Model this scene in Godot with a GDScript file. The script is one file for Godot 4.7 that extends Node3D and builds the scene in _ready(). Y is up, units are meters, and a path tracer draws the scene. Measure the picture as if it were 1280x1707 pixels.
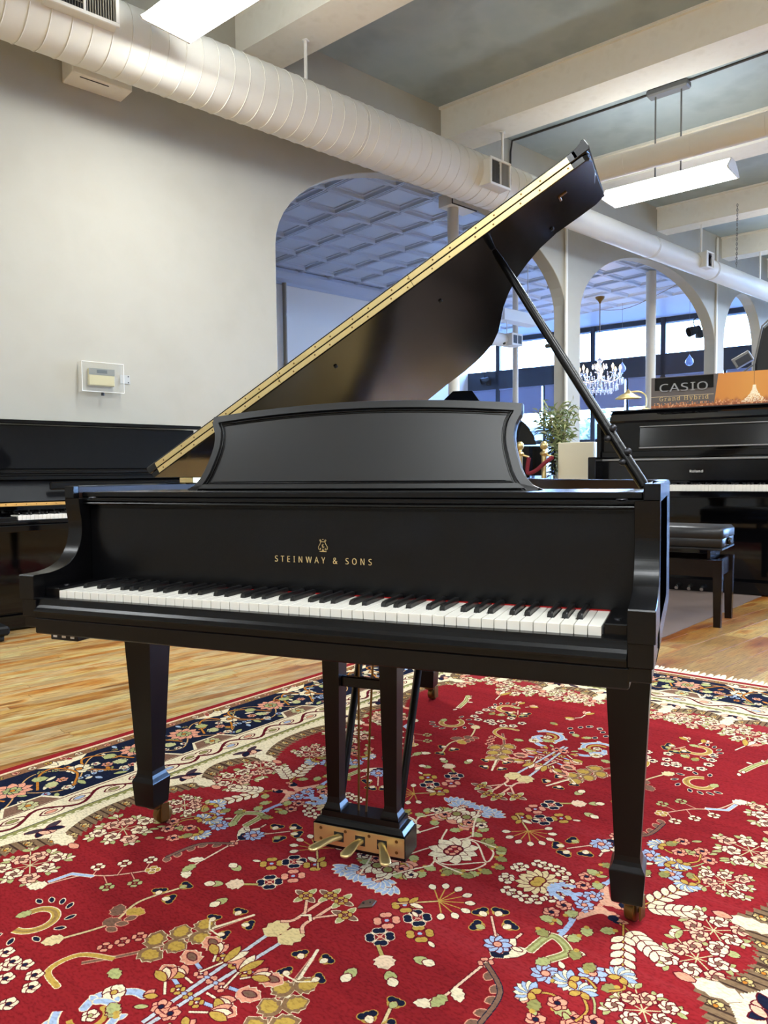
extends Node3D
# A showroom with a black grand piano on a red rug. World axes are the piano's own: x along its keyboard, z towards the player.
# The room is turned: room coordinates are (s along the arcade wall, y up, n out of that wall).

const ROOM := 64.5
const SKEW := 0.14
var DS := Vector3(0.43051, 0, -0.90259)
var DN := Vector3(0.90259, 0, 0.43051)
var M := {}
var rng := RandomNumberGenerator.new()
var used := {}

func R(s: float, y: float, n: float) -> Vector3:
	return DS * s + DN * n + Vector3(0, y, 0)

# ---------- shape helpers ----------
func sb(group := -1) -> SurfaceTool:
	var st := SurfaceTool.new()
	st.begin(Mesh.PRIMITIVE_TRIANGLES)
	st.set_smooth_group(group)
	return st

func tri(st: SurfaceTool, a: Vector3, b: Vector3, c: Vector3) -> void:
	st.add_vertex(a)
	st.add_vertex(c)
	st.add_vertex(b)

func quad(st: SurfaceTool, a: Vector3, b: Vector3, c: Vector3, d: Vector3) -> void:
	tri(st, a, b, c)
	tri(st, a, c, d)

func face(st: SurfaceTool, p: Array, centre: Vector3) -> void:
	var mid := Vector3.ZERO
	for q in p:
		mid += q
	mid /= p.size()
	var nrm: Vector3 = (p[1] - p[0]).cross(p[2] - p[0])
	var flip := nrm.dot(mid - centre) < 0
	for i in range(1, p.size() - 1):
		if flip:
			tri(st, p[0], p[i + 1], p[i])
		else:
			tri(st, p[0], p[i], p[i + 1])

func hexa(st: SurfaceTool, p: Array) -> void:   # two loops of four, bottom then top
	var c := Vector3.ZERO
	for q in p:
		c += q
	c /= 8.0
	face(st, [p[0], p[1], p[2], p[3]], c)
	face(st, [p[4], p[5], p[6], p[7]], c)
	for i in 4:
		var j := (i + 1) % 4
		face(st, [p[i], p[j], p[j + 4], p[i + 4]], c)

func box(st: SurfaceTool, c: Vector3, s: Vector3, ch := 0.002, b := Basis.IDENTITY) -> void:
	var h := s * 0.5
	ch = minf(ch, minf(h.x, minf(h.y, h.z)) * 0.45)
	if ch <= 0.0:
		var q := []
		for y in [-1, 1]:
			for k in [[-1, -1], [1, -1], [1, 1], [-1, 1]]:
				q.append(c + b * Vector3(h.x * k[0], h.y * y, h.z * k[1]))
		hexa(st, q)
		return
	var v := {}
	for x in [-1, 1]:
		for y in [-1, 1]:
			for z in [-1, 1]:
				var k := Vector3(x * h.x, y * h.y, z * h.z)
				v[[x, y, z]] = [c + b * (k - Vector3(0, y, z) * ch), c + b * (k - Vector3(x, 0, z) * ch), c + b * (k - Vector3(x, y, 0) * ch)]
	for s1 in [-1, 1]:
		face(st, [v[[s1, -1, -1]][0], v[[s1, 1, -1]][0], v[[s1, 1, 1]][0], v[[s1, -1, 1]][0]], c)
		face(st, [v[[-1, s1, -1]][1], v[[1, s1, -1]][1], v[[1, s1, 1]][1], v[[-1, s1, 1]][1]], c)
		face(st, [v[[-1, -1, s1]][2], v[[1, -1, s1]][2], v[[1, 1, s1]][2], v[[-1, 1, s1]][2]], c)
		for s2 in [-1, 1]:
			face(st, [v[[s1, s2, -1]][0], v[[s1, s2, 1]][0], v[[s1, s2, 1]][1], v[[s1, s2, -1]][1]], c)
			face(st, [v[[s1, -1, s2]][0], v[[s1, 1, s2]][0], v[[s1, 1, s2]][2], v[[s1, -1, s2]][2]], c)
			face(st, [v[[-1, s1, s2]][1], v[[1, s1, s2]][1], v[[1, s1, s2]][2], v[[-1, s1, s2]][2]], c)
			for s3 in [-1, 1]:
				face(st, v[[s1, s2, s3]], c)

func area2(p: PackedVector2Array) -> float:
	var a := 0.0
	for i in p.size():
		a += p[i].cross(p[(i + 1) % p.size()])
	return a

func inset(p: PackedVector2Array, d: float) -> PackedVector2Array:   # a counter-clockwise outline moved inwards
	var o := PackedVector2Array()
	var n := p.size()
	for i in n:
		var a := (p[i] - p[(i + n - 1) % n]).normalized()
		var b := (p[(i + 1) % n] - p[i]).normalized()
		var na := Vector2(-a.y, a.x)
		var nb := Vector2(-b.y, b.x)
		var m := (na + nb).normalized()
		o.append(p[i] + m * d / maxf(0.35, m.dot(na)))
	return o

func prism(st: SurfaceTool, poly: PackedVector2Array, t: Transform3D, depth: float, ch := 0.0) -> void:   # outline in local xy, thickness along local z
	var p := poly.duplicate()
	if area2(p) < 0:
		p.reverse()
	var rings := [[p, 0.0], [p, depth]]
	if ch > 0.0:
		var q := inset(p, ch)
		rings = [[q, 0.0], [p, ch], [p, depth - ch], [q, depth]]
	var n := p.size()
	for r in rings.size() - 1:
		for i in n:
			var j := (i + 1) % n
			var a: PackedVector2Array = rings[r][0]
			var b: PackedVector2Array = rings[r + 1][0]
			var z0: float = rings[r][1]
			var z1: float = rings[r + 1][1]
			quad(st, t * Vector3(a[i].x, a[i].y, z0), t * Vector3(a[j].x, a[j].y, z0), t * Vector3(b[j].x, b[j].y, z1), t * Vector3(b[i].x, b[i].y, z1))
	var cap: PackedVector2Array = rings[0][0]
	var idx := Geometry2D.triangulate_polygon(cap)
	for i in range(0, idx.size(), 3):
		var a := cap[idx[i]]
		var b := cap[idx[i + 1]]
		var c := cap[idx[i + 2]]
		if (b - a).cross(c - a) < 0:
			var k := b
			b = c
			c = k
		tri(st, t * Vector3(a.x, a.y, depth), t * Vector3(b.x, b.y, depth), t * Vector3(c.x, c.y, depth))
		tri(st, t * Vector3(a.x, a.y, 0), t * Vector3(c.x, c.y, 0), t * Vector3(b.x, b.y, 0))

func lathe(st: SurfaceTool, prof: Array, segs: int, t := Transform3D.IDENTITY) -> void:   # [radius, height] pairs, bottom to top
	var grp := 1
	for k in prof.size() - 1:
		if k > 0:
			var d0 := Vector2(prof[k][0] - prof[k - 1][0], prof[k][1] - prof[k - 1][1])
			var d1 := Vector2(prof[k + 1][0] - prof[k][0], prof[k + 1][1] - prof[k][1])
			if absf(d0.angle_to(d1)) > 0.65:
				grp += 1
		st.set_smooth_group(grp)
		for i in segs:
			var a := TAU * i / segs
			var b := TAU * (i + 1) / segs
			var r0: float = prof[k][0]
			var r1: float = prof[k + 1][0]
			var p0 := Vector3(r0 * cos(a), prof[k][1], -r0 * sin(a))
			var p1 := Vector3(r0 * cos(b), prof[k][1], -r0 * sin(b))
			var p2 := Vector3(r1 * cos(b), prof[k + 1][1], -r1 * sin(b))
			var p3 := Vector3(r1 * cos(a), prof[k + 1][1], -r1 * sin(a))
			if r0 > 1e-6:
				tri(st, t * p0, t * p1, t * p2)
			if r1 > 1e-6:
				tri(st, t * p0, t * p2, t * p3)

func tube(st: SurfaceTool, pts: Array, rad, segs := 8, caps := true) -> void:
	st.set_smooth_group(1)
	var n := pts.size()
	var rings := []
	var dir0: Vector3 = (pts[1] - pts[0]).normalized()
	var u := dir0.cross(Vector3.UP)
	if u.length() < 0.05:
		u = dir0.cross(Vector3.RIGHT)
	u = u.normalized()
	for i in n:
		var d: Vector3
		if i == 0:
			d = pts[1] - pts[0]
		elif i == n - 1:
			d = pts[n - 1] - pts[n - 2]
		else:
			d = (pts[i + 1] - pts[i]).normalized() + (pts[i] - pts[i - 1]).normalized()
		d = d.normalized()
		u = (u - d * u.dot(d)).normalized()
		var w := d.cross(u)
		var r: float = rad[i] if rad is Array else rad
		var ring := []
		for k in segs:
			var a := TAU * k / segs
			ring.append(pts[i] + (u * cos(a) + w * sin(a)) * r)
		rings.append(ring)
	for i in n - 1:
		for k in segs:
			var j := (k + 1) % segs
			quad(st, rings[i][k], rings[i][j], rings[i + 1][j], rings[i + 1][k])
	if caps:
		st.set_smooth_group(2)
		for k in range(1, segs - 1):
			tri(st, rings[0][0], rings[0][k + 1], rings[0][k])
			tri(st, rings[n - 1][0], rings[n - 1][k], rings[n - 1][k + 1])

func rod(st: SurfaceTool, a: Vector3, b: Vector3, r: float, segs := 10) -> void:
	tube(st, [a, b], r, segs)

func square_loft(st: SurfaceTool, secs: Array, at: Vector3) -> void:   # [height, half width x, half width z]
	for i in secs.size() - 1:
		var a: Array = secs[i]
		var b: Array = secs[i + 1]
		var q := []
		for k in [a, b]:
			for m in [[-1, -1], [1, -1], [1, 1], [-1, 1]]:
				q.append(at + Vector3(k[1] * m[0], k[0], k[2] * m[1]))
		var c := at + Vector3(0, (a[0] + b[0]) * 0.5, 0)
		for k in 4:
			var j := (k + 1) % 4
			face(st, [q[k], q[j], q[j + 4], q[k + 4]], c)
		if i == 0:
			face(st, [q[0], q[1], q[2], q[3]], c)
		if i == secs.size() - 2:
			face(st, [q[4], q[5], q[6], q[7]], c)

func smooth_path(p: Array, per := 5) -> Array:
	var o := []
	var n := p.size()
	for i in n - 1:
		var a = p[maxi(i - 1, 0)]
		var b = p[i]
		var c = p[i + 1]
		var d = p[mini(i + 2, n - 1)]
		for k in per:
			o.append(b.cubic_interpolate(c, a, d, float(k) / per))
	o.append(p[n - 1])
	return o

# ---------- node helpers ----------
func numbered(called: String) -> String:
	used[called] = used.get(called, -1) + 1
	return called if used[called] == 0 else "%s_%03d" % [called, used[called]]

func tag(o: Node3D, label: String, category: String, group := "") -> void:
	o.set_meta("label", label)
	o.set_meta("category", category)
	if group != "":
		o.set_meta("group", group)

func thing(called: String, label: String, category: String, at := Vector3.ZERO, turn := 0.0, group := "") -> Node3D:
	var o := Node3D.new()
	o.name = numbered(called)
	add_child(o)
	o.position = at
	o.rotation_degrees.y = turn
	tag(o, label, category, group)
	return o

func obj(called: String, st: SurfaceTool, m: Material, parent: Node3D = self, at := Transform3D.IDENTITY) -> MeshInstance3D:
	st.generate_normals()
	return put(called, st.commit(), m, parent, at)

func put(called: String, mesh: Mesh, m: Material, parent: Node3D = self, at := Transform3D.IDENTITY) -> MeshInstance3D:
	var o := MeshInstance3D.new()
	o.name = numbered(called) if parent == self else called
	o.mesh = mesh
	o.material_override = m
	o.transform = at
	o.cast_shadow = GeometryInstance3D.SHADOW_CASTING_SETTING_ON
	parent.add_child(o, true)
	return o

func struct(called: String, at := Vector3.ZERO, turn := 0.0) -> Node3D:
	var o := Node3D.new()
	o.name = called
	add_child(o)
	o.position = at
	o.rotation_degrees.y = turn
	o.set_meta("kind", "structure")
	return o

func stuff(o: Node3D) -> Node3D:
	o.set_meta("kind", "stuff")
	return o

func lettering(text: String, cap: float, font_name: String, spacing: int, depth := 0.0006) -> TextMesh:
	var f := SystemFont.new()
	f.font_names = PackedStringArray([font_name])
	var t := TextMesh.new()
	if spacing != 0:
		var v := FontVariation.new()
		v.base_font = f
		v.spacing_glyph = spacing
		t.font = v
	else:
		t.font = f
	t.text = text
	t.font_size = 64
	t.pixel_size = cap / 45.7
	t.depth = depth
	return t

func mat(called: String, c: Color, rough: float, metal := 0.0, spec := 0.5) -> StandardMaterial3D:
	var m := StandardMaterial3D.new()
	m.resource_name = called
	m.albedo_color = c
	m.roughness = rough
	m.metallic = metal
	m.metallic_specular = spec
	M[called] = m
	return m

func rgb(r: int, g: int, b: int) -> Color:
	return Color(r / 255.0, g / 255.0, b / 255.0)

func noise_tex(size: int, freq: float, octaves: int, sd: int, stops := [], normal := 0.0) -> NoiseTexture2D:
	var f := FastNoiseLite.new()
	f.seed = sd
	f.frequency = freq
	f.fractal_octaves = octaves
	f.noise_type = FastNoiseLite.TYPE_SIMPLEX_SMOOTH
	var t := NoiseTexture2D.new()
	t.width = size
	t.height = size
	t.seamless = true
	t.generate_mipmaps = false
	t.noise = f
	if normal > 0.0:
		t.as_normal_map = true
		t.bump_strength = normal
	if stops.size() > 0:
		var g := Gradient.new()
		var off := PackedFloat32Array()
		var col := PackedColorArray()
		for s in stops:
			off.append(s[0])
			col.append(s[1])
		g.offsets = off
		g.colors = col
		t.color_ramp = g
	return t

const LAMP_E := 4.8

func _ready() -> void:
	rng.seed = 20240611
	# camera
	var cam := Camera3D.new()
	cam.name = "camera"
	add_child(cam)
	cam.position = Vector3(0.752, 0.982, 1.311)
	cam.basis = Basis(Vector3.UP, 0.3915) * Basis(Vector3.RIGHT, -0.0526) * Basis(Vector3.BACK, -0.0105)
	cam.fov = rad_to_deg(2.0 * atan(853.5 / 1245.0))
	cam.near = 0.05
	cam.far = 200.0
	cam.current = true
	# sky: an even bright overcast day, cool against the warm lamps
	var env := Environment.new()
	var sky := Sky.new()
	var sm := ProceduralSkyMaterial.new()
	sm.sky_top_color = Color(0.50, 0.68, 1.0)
	sm.sky_horizon_color = Color(0.62, 0.79, 1.0)
	sm.ground_bottom_color = Color(0.5, 0.55, 0.62)
	sm.ground_horizon_color = Color(0.66, 0.74, 0.84)
	sm.sky_energy_multiplier = 1.0
	sm.ground_energy_multiplier = 0.6
	sky.sky_material = sm
	env.background_mode = Environment.BG_SKY
	env.background_energy_multiplier = 45.0
	env.sky = sky
	env.tonemap_mode = Environment.TONE_MAPPER_LINEAR
	env.tonemap_exposure = 1.46
	env.sdfgi_enabled = true
	env.ssao_enabled = true
	env.ssil_enabled = true
	var we := WorldEnvironment.new()
	we.name = "environment"
	we.environment = env
	add_child(we)
	materials()
	# lamps: two in the picture, the rest of the rows behind and beside the viewer
	lamp("fluorescent lamp at the top left over the big spiral duct", 1.47, -2.62, 3.75)
	lamp("fluorescent lamp hanging at right behind the lid's high end", 6.29, -2.45, 3.75)
	lamp("fluorescent lamp of the same row behind the viewer at left", -3.35, -2.5, 3.75)
	lamp("fluorescent lamp in the middle row, farthest behind the viewer", -3.55, 1.4, 3.75)
	lamp("fluorescent lamp in the middle row just behind the viewer", -1.1, 1.6, 3.75)
	lamp("fluorescent lamp in the middle row overhead to the viewer's right", 1.4, 1.6, 3.75)
	lamp("fluorescent lamp in the middle row beyond the piano bench", 3.9, 1.6, 3.75)
	lamp("fluorescent lamp in the middle row over the right side", 6.4, 1.6, 3.75)
	lamp("fluorescent lamp far along the row near the shop front", 11.1, -2.3, 3.75)
	lamp("fluorescent lamp in the outer row far to the right of the viewer", 1.6, 5.6, 3.75)
	lamp("fluorescent lamp in the outer row far behind the viewer", -3.2, 5.6, 3.75)
	lamp("fluorescent lamp in the outer row towards the shop front", 6.5, 5.6, 3.75)
	build_room()
	build_ducts()
	grand_piano()
	build_rug()
	left_upright()
	digital_piano()
	thermostat()
	distant_things()
func materials() -> void:
	# the black lacquers
	var satin := mat("satin_black", rgb(8, 8, 10), 0.26, 0.0, 0.36)
	satin.normal_enabled = true
	satin.normal_texture = noise_tex(256, 0.02, 3, 5, [], 0.6)
	satin.normal_scale = 0.05
	satin.uv1_triplanar = true
	satin.uv1_scale = Vector3(2, 14, 2)
	mat("desk_black", rgb(12, 12, 14), 0.33, 0.0, 0.55)
	mat("lid_black", rgb(9, 9, 11), 0.15)
	mat("gloss_black", rgb(7, 7, 9), 0.05, 0.0, 0.42)
	mat("dull_black", rgb(16, 17, 20), 0.55, 0.0, 0.3)
	mat("leather_brown", rgb(84, 62, 48), 0.6)
	mat("leg_black", rgb(9, 5, 5), 0.3, 0.0, 0.34)
	mat("inner_wood", rgb(40, 25, 19), 0.45, 0.0, 0.32)
	mat("soundboard", rgb(206, 168, 110), 0.4)
	mat("iron_gold", rgb(206, 176, 116), 0.45, 0.4)
	mat("key_white", rgb(226, 223, 214), 0.22)
	mat("key_black", rgb(22, 22, 23), 0.28)
	mat("felt_red", rgb(140, 26, 26), 0.95, 0.0, 0.2)
	var brass := mat("brass", rgb(226, 204, 146), 0.42, 0.9)
	brass.roughness_texture = noise_tex(256, 0.02, 4, 3, [[0.0, Color(0.75, 0.75, 0.75)], [1.0, Color(1, 1, 1)]])
	brass.uv1_triplanar = true
	brass.uv1_scale = Vector3(3, 3, 3)
	mat("brass_dark", rgb(122, 92, 50), 0.42, 0.9)
	mat("gold_leaf", rgb(205, 178, 122), 0.45, 0.35)
	mat("chrome", rgb(220, 222, 226), 0.12, 1.0)
	mat("dark_metal", rgb(60, 60, 64), 0.35, 0.9)
	mat("rubber", rgb(26, 26, 26), 0.7)
	mat("inner_black", rgb(16, 11, 10), 0.2, 0.0, 0.4)
	mat("plate_grey", rgb(176, 176, 172), 0.5)
	mat("label_white", rgb(226, 226, 220), 0.7)
	# the room
	var wall := mat("wall_cream", rgb(175, 170, 156), 0.85, 0.0, 0.3)
	wall.albedo_texture = noise_tex(512, 0.006, 4, 11, [[0.0, Color(0.975, 0.972, 0.968)], [0.5, Color(1, 1, 1)], [1.0, Color(0.985, 0.98, 0.975)]])
	wall.uv1_triplanar = true
	wall.uv1_scale = Vector3(0.5, 0.5, 0.5)
	wall.normal_enabled = true
	wall.normal_texture = noise_tex(256, 0.05, 3, 13, [], 1.0)
	wall.normal_scale = 0.12
	mat("arch_white", rgb(222, 217, 204), 0.7, 0.0, 0.35)
	var beam := mat("beam_cream", rgb(240, 234, 219), 0.75, 0.0, 0.35)
	beam.albedo_texture = noise_tex(256, 0.02, 4, 17, [[0.0, Color(0.965, 0.96, 0.95)], [0.4, Color(1, 1, 1)], [1.0, Color(0.985, 0.98, 0.97)]])
	beam.uv1_triplanar = true
	var cei := mat("ceiling_blue", rgb(172, 183, 185), 0.9, 0.0, 0.2)
	cei.albedo_texture = noise_tex(512, 0.008, 4, 19, [[0.0, Color(0.92, 0.925, 0.93)], [0.5, Color(1, 1, 1)], [1.0, Color(0.96, 0.97, 0.98)]])
	cei.uv1_triplanar = true
	cei.uv1_scale = Vector3(0.4, 0.4, 0.4)
	mat("tin", rgb(172, 186, 212), 0.42, 0.0, 0.5)
	mat("white_paint", rgb(232, 232, 230), 0.6)
	mat("duct_paint", rgb(226, 221, 208), 0.5, 0.0, 0.4)
	mat("grille_white", rgb(236, 233, 224), 0.5)
	mat("grille_dark", rgb(38, 40, 50), 0.6)
	mat("grille_grey", rgb(150, 145, 132), 0.6)
	mat("frame_dark", rgb(38, 44, 54), 0.5)
	mat("seam_dark", rgb(62, 58, 54), 0.8)
	var glass := mat("window_glass", Color(0.9, 0.97, 1.0, 0.06), 0.02)
	glass.transparency = BaseMaterial3D.TRANSPARENCY_ALPHA
	var clear := mat("clear_plastic", Color(0.97, 0.98, 0.96, 0.05), 0.05)
	clear.transparency = BaseMaterial3D.TRANSPARENCY_ALPHA
	var shade := mat("shade_cloth", rgb(130, 138, 170), 0.9, 0.0, 0.2)
	shade.backlight_enabled = true
	shade.backlight = Color(0.09, 0.11, 0.16)
	# lamps
	var lens := mat("lamp_lens", rgb(250, 248, 240), 0.4)
	lens.emission_enabled = true
	lens.emission = Color(0.97, 0.99, 1.0)
	lens.emission_energy_multiplier = 15.0
	mat("lamp_body", rgb(235, 233, 226), 0.5)
	mat("stem_grey", rgb(112, 110, 106), 0.5, 0.3)
	var bulb := mat("bulb_glow", rgb(255, 236, 200), 0.4)
	bulb.emission_enabled = true
	bulb.emission = Color(1.0, 0.84, 0.6)
	bulb.emission_energy_multiplier = 9.0
	var crystal := mat("crystal", Color(0.93, 0.96, 1.0, 0.35), 0.05)
	crystal.transparency = BaseMaterial3D.TRANSPARENCY_ALPHA
	mat("blue_glass", rgb(120, 150, 220), 0.1)
	# floors
	var tones := [[0.98, 0.92, 0.84], [1.08, 1.0, 0.9], [0.9, 0.84, 0.76], [1.03, 0.93, 0.8], [0.94, 0.92, 0.88]]
	var wood_tex := noise_tex(1024, 0.0042, 5, 23, [[0.0, rgb(128, 82, 38)], [0.26, rgb(172, 118, 56)], [0.38, rgb(188, 150, 92)], [0.5, rgb(200, 176, 130)], [0.62, rgb(180, 162, 124)], [0.74, rgb(206, 190, 154)], [0.84, rgb(184, 136, 72)], [1.0, rgb(112, 82, 52)]])
	var grain := noise_tex(512, 0.03, 4, 29, [[0.0, Color(0.55, 0.5, 0.44)], [0.42, Color(0.96, 0.95, 0.93)], [1.0, Color(1, 1, 1)]])
	for k in 5:
		var w := mat("wood_%d" % k, Color(minf(tones[k][0], 1.0), minf(tones[k][1], 1.0), minf(tones[k][2], 1.0)), 0.42, 0.0, 0.4)
		w.albedo_texture = wood_tex
		w.uv1_triplanar = true
		w.uv1_scale = Vector3(0.26, 0.8, 1.5)
		w.uv1_offset = Vector3(k * 0.13, 0, k * 0.07)
		w.detail_enabled = true
		w.detail_blend_mode = BaseMaterial3D.BLEND_MODE_MUL
		w.detail_albedo = grain
		w.detail_uv_layer = BaseMaterial3D.DETAIL_UV_2
		w.uv2_triplanar = true
		w.uv2_scale = Vector3(0.5, 3, 7)
	for k in 4:
		var w: StandardMaterial3D = M["wood_%d" % k].duplicate()
		w.resource_name = "board_%d" % k
		w.albedo_color = [Color(0.86, 0.76, 0.56), Color(0.78, 0.67, 0.48), Color(0.9, 0.82, 0.62), Color(0.74, 0.62, 0.42)][k]
		w.uv1_scale = Vector3(0.2, 0.8, 0.7)
		w.roughness = 0.5
		M["board_%d" % k] = w
	mat("mat_grey", rgb(112, 98, 92), 0.95, 0.0, 0.2)
	mat("fringe_cream", rgb(226, 214, 184), 0.95, 0.0, 0.2)
	mat("rug_back", rgb(120, 40, 44), 0.95, 0.0, 0.2)
	# small things
	mat("thermo_beige", rgb(196, 184, 136), 0.6)
	mat("thermo_grey", rgb(120, 122, 116), 0.4)
	mat("thermo_screen", rgb(72, 82, 86), 0.15)
	mat("leaf_green", rgb(112, 124, 74), 0.6)
	mat("leaf_pale", rgb(172, 172, 118), 0.6)
	mat("cane_grey", rgb(140, 128, 104), 0.8)
	mat("box_cream", rgb(224, 216, 190), 0.7)
	mat("rope_red", rgb(120, 26, 40), 0.85)
	mat("bench_leather", rgb(22, 22, 24), 0.38, 0.0, 0.45)
	mat("letter_silver", rgb(200, 200, 198), 0.3, 0.6)
	mat("letter_grey", rgb(150, 150, 150), 0.3, 0.6)
	mat("roland_panel", rgb(84, 82, 78), 0.5)
	mat("asphalt", rgb(84, 86, 90), 0.9)
	mat("facade_far", rgb(90, 98, 110), 0.8)
	mat("tree_leaf", rgb(70, 80, 44), 0.8)
	mat("trunk", rgb(90, 76, 62), 0.9)

# ---------- the rug: one quarter of the pattern is drawn, the weave repeats it mirrored ----------
const RUG_W := 1.40
const RUG_L := 2.10
const RPX := 930.0
const RED := Color8(143, 36, 40)
const NAVY := Color8(28, 32, 50)
const IVORY := Color8(232, 216, 178)
const GOLD := Color8(186, 152, 70)
const OLIVE := Color8(142, 138, 82)
const PEACH := Color8(222, 152, 122)
const SKYB := Color8(160, 178, 204)
const BROWN := Color8(124, 92, 74)
const MAROON := Color8(92, 22, 32)
const GREENY := Color8(170, 172, 112)
const ORANGE := Color8(190, 120, 44)
var img: Image
var mk := 1.0

func ipoly(p: PackedVector2Array, c: Color) -> void:
	var lo := 1e9
	var hi := -1e9
	for q in p:
		lo = minf(lo, q.y)
		hi = maxf(hi, q.y)
	var n := p.size()
	var w := img.get_width()
	for y in range(maxi(0, int(lo * RPX)), mini(img.get_height() - 1, int(hi * RPX) + 1) + 1):
		var yy := (y + 0.5) / RPX
		var xs := []
		for i in n:
			var a := p[i]
			var b := p[(i + 1) % n]
			if (a.y <= yy) != (b.y <= yy):
				xs.append(a.x + (yy - a.y) / (b.y - a.y) * (b.x - a.x))
		xs.sort()
		for k in range(0, xs.size() - 1, 2):
			var x0 := clampi(roundi(xs[k] * RPX), 0, w)
			var x1 := clampi(roundi(xs[k + 1] * RPX), 0, w)
			if x1 > x0:
				img.fill_rect(Rect2i(x0, y, x1 - x0, 1), c)

func idisc(c: Vector2, r: float, col: Color) -> void:
	var p := PackedVector2Array()
	for i in 12:
		p.append(c + Vector2.from_angle(TAU * i / 12.0) * r)
	ipoly(p, col)

func istroke(p: Array, w: float, col: Color) -> void:
	for i in p.size() - 1:
		var a: Vector2 = p[i]
		var b: Vector2 = p[i + 1]
		var d := (b - a).normalized()
		var o := Vector2(-d.y, d.x) * w * 0.5
		ipoly(PackedVector2Array([a + o, b + o, b - o, a - o]), col)
		if w > 0.006:
			idisc(b, w * 0.5, col)

func iline(p: Array, w: float, col: Color, edge := MAROON) -> void:
	w *= lerpf(1.0, mk, 0.8)
	istroke(p, w + 0.0035, edge)
	istroke(p, w, col)

func petal(c: Vector2, ang: float, l: float, w: float, col: Color, edge := MAROON, t := 0.0022) -> void:
	l *= mk
	w *= mk
	t *= lerpf(1.0, mk, 0.5)
	for pass_no in 2:
		var g := t if pass_no == 0 else 0.0
		var p := PackedVector2Array()
		var prof := [[0.0, 0.25], [0.25, 0.8], [0.55, 1.0], [0.8, 0.7], [1.0, 0.0]]
		var d := Vector2.from_angle(ang)
		var o := Vector2(-d.y, d.x)
		for k in prof:
			p.append(c + d * (l * k[0] + g * (2.0 * k[0] - 1.0)) + o * (w * 0.5 * k[1] + g))
		for i in range(prof.size() - 1, -1, -1):
			var k: Array = prof[i]
			p.append(c + d * (l * k[0] + g * (2.0 * k[0] - 1.0)) - o * (w * 0.5 * k[1] + g))
		ipoly(p, edge if pass_no == 0 else col)

func toothed(c: Vector2, ang: float, l: float, w: float, col: Color, edge := IVORY) -> void:   # a leaf with a ragged rim
	l *= mk
	w *= mk
	for pass_no in 2:
		var g := 0.0022 if pass_no == 0 else 0.0
		var d := Vector2.from_angle(ang)
		var o := Vector2(-d.y, d.x)
		var p := PackedVector2Array()
		var prof := [[0.0, 0.2], [0.2, 0.95], [0.3, 0.75], [0.5, 1.05], [0.6, 0.8], [0.78, 0.75], [0.82, 0.5], [1.0, 0.0]]
		for k in prof:
			p.append(c + d * l * k[0] + o * (w * 0.5 * k[1] + g))
		for i in range(prof.size() - 1, -1, -1):
			p.append(c + d * l * prof[i][0] - o * (w * 0.5 * prof[i][1] + g))
		ipoly(p, edge if pass_no == 0 else col)

func bloom(c: Vector2, r: float, n: int, col: Color, mid: Color, turn := 0.3, edge := MAROON) -> void:
	for i in n:
		var a := turn + TAU * i / n
		petal(c, a, r, r * 5.2 / n, col, edge)
	idisc(c, r * mk * 0.36, edge)
	idisc(c, r * mk * 0.27, mid)

func rosette(c: Vector2, r: float, col: Color, mid: Color, edge: Color) -> void:   # four notched lobes
	r *= mk
	for pass_no in 2:
		var g := 0.002 if pass_no == 0 else 0.0
		for i in 4:
			var d := Vector2.from_angle(TAU * (i + 0.5) / 4.0)
			var q := c + d * r * 0.62
			for k in [-0.5, 0.5]:
				idisc(q + d.rotated(k * 1.6) * r * 0.26, r * 0.34 + g, edge if pass_no == 0 else col)
	istroke([c - Vector2(r, 0), c + Vector2(r, 0)], 0.002, edge)
	istroke([c - Vector2(0, r), c + Vector2(0, r)], 0.002, edge)
	idisc(c, r * 0.2, mid)

func berry(c: Vector2, ang: float, r: float) -> void:
	var keep := mk
	r *= mk
	mk = 1.0
	var d := Vector2.from_angle(ang)
	var o := Vector2(-d.y, d.x)
	idisc(c + d * r, r * 1.02, GOLD)
	for k in [-0.7, 0.0, 0.7]:
		idisc(c + d * r * 1.35 + o * r * k, r * 0.62, GOLD)
	for k in [-0.65, 0.0, 0.65]:
		idisc(c + d * r * 1.35 + o * r * k, r * 0.52, NAVY)
	petal(c, ang, r * 1.3, r * 1.1, IVORY if rng.randf() < 0.5 else GREENY, MAROON, 0.001)
	mk = keep

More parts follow.
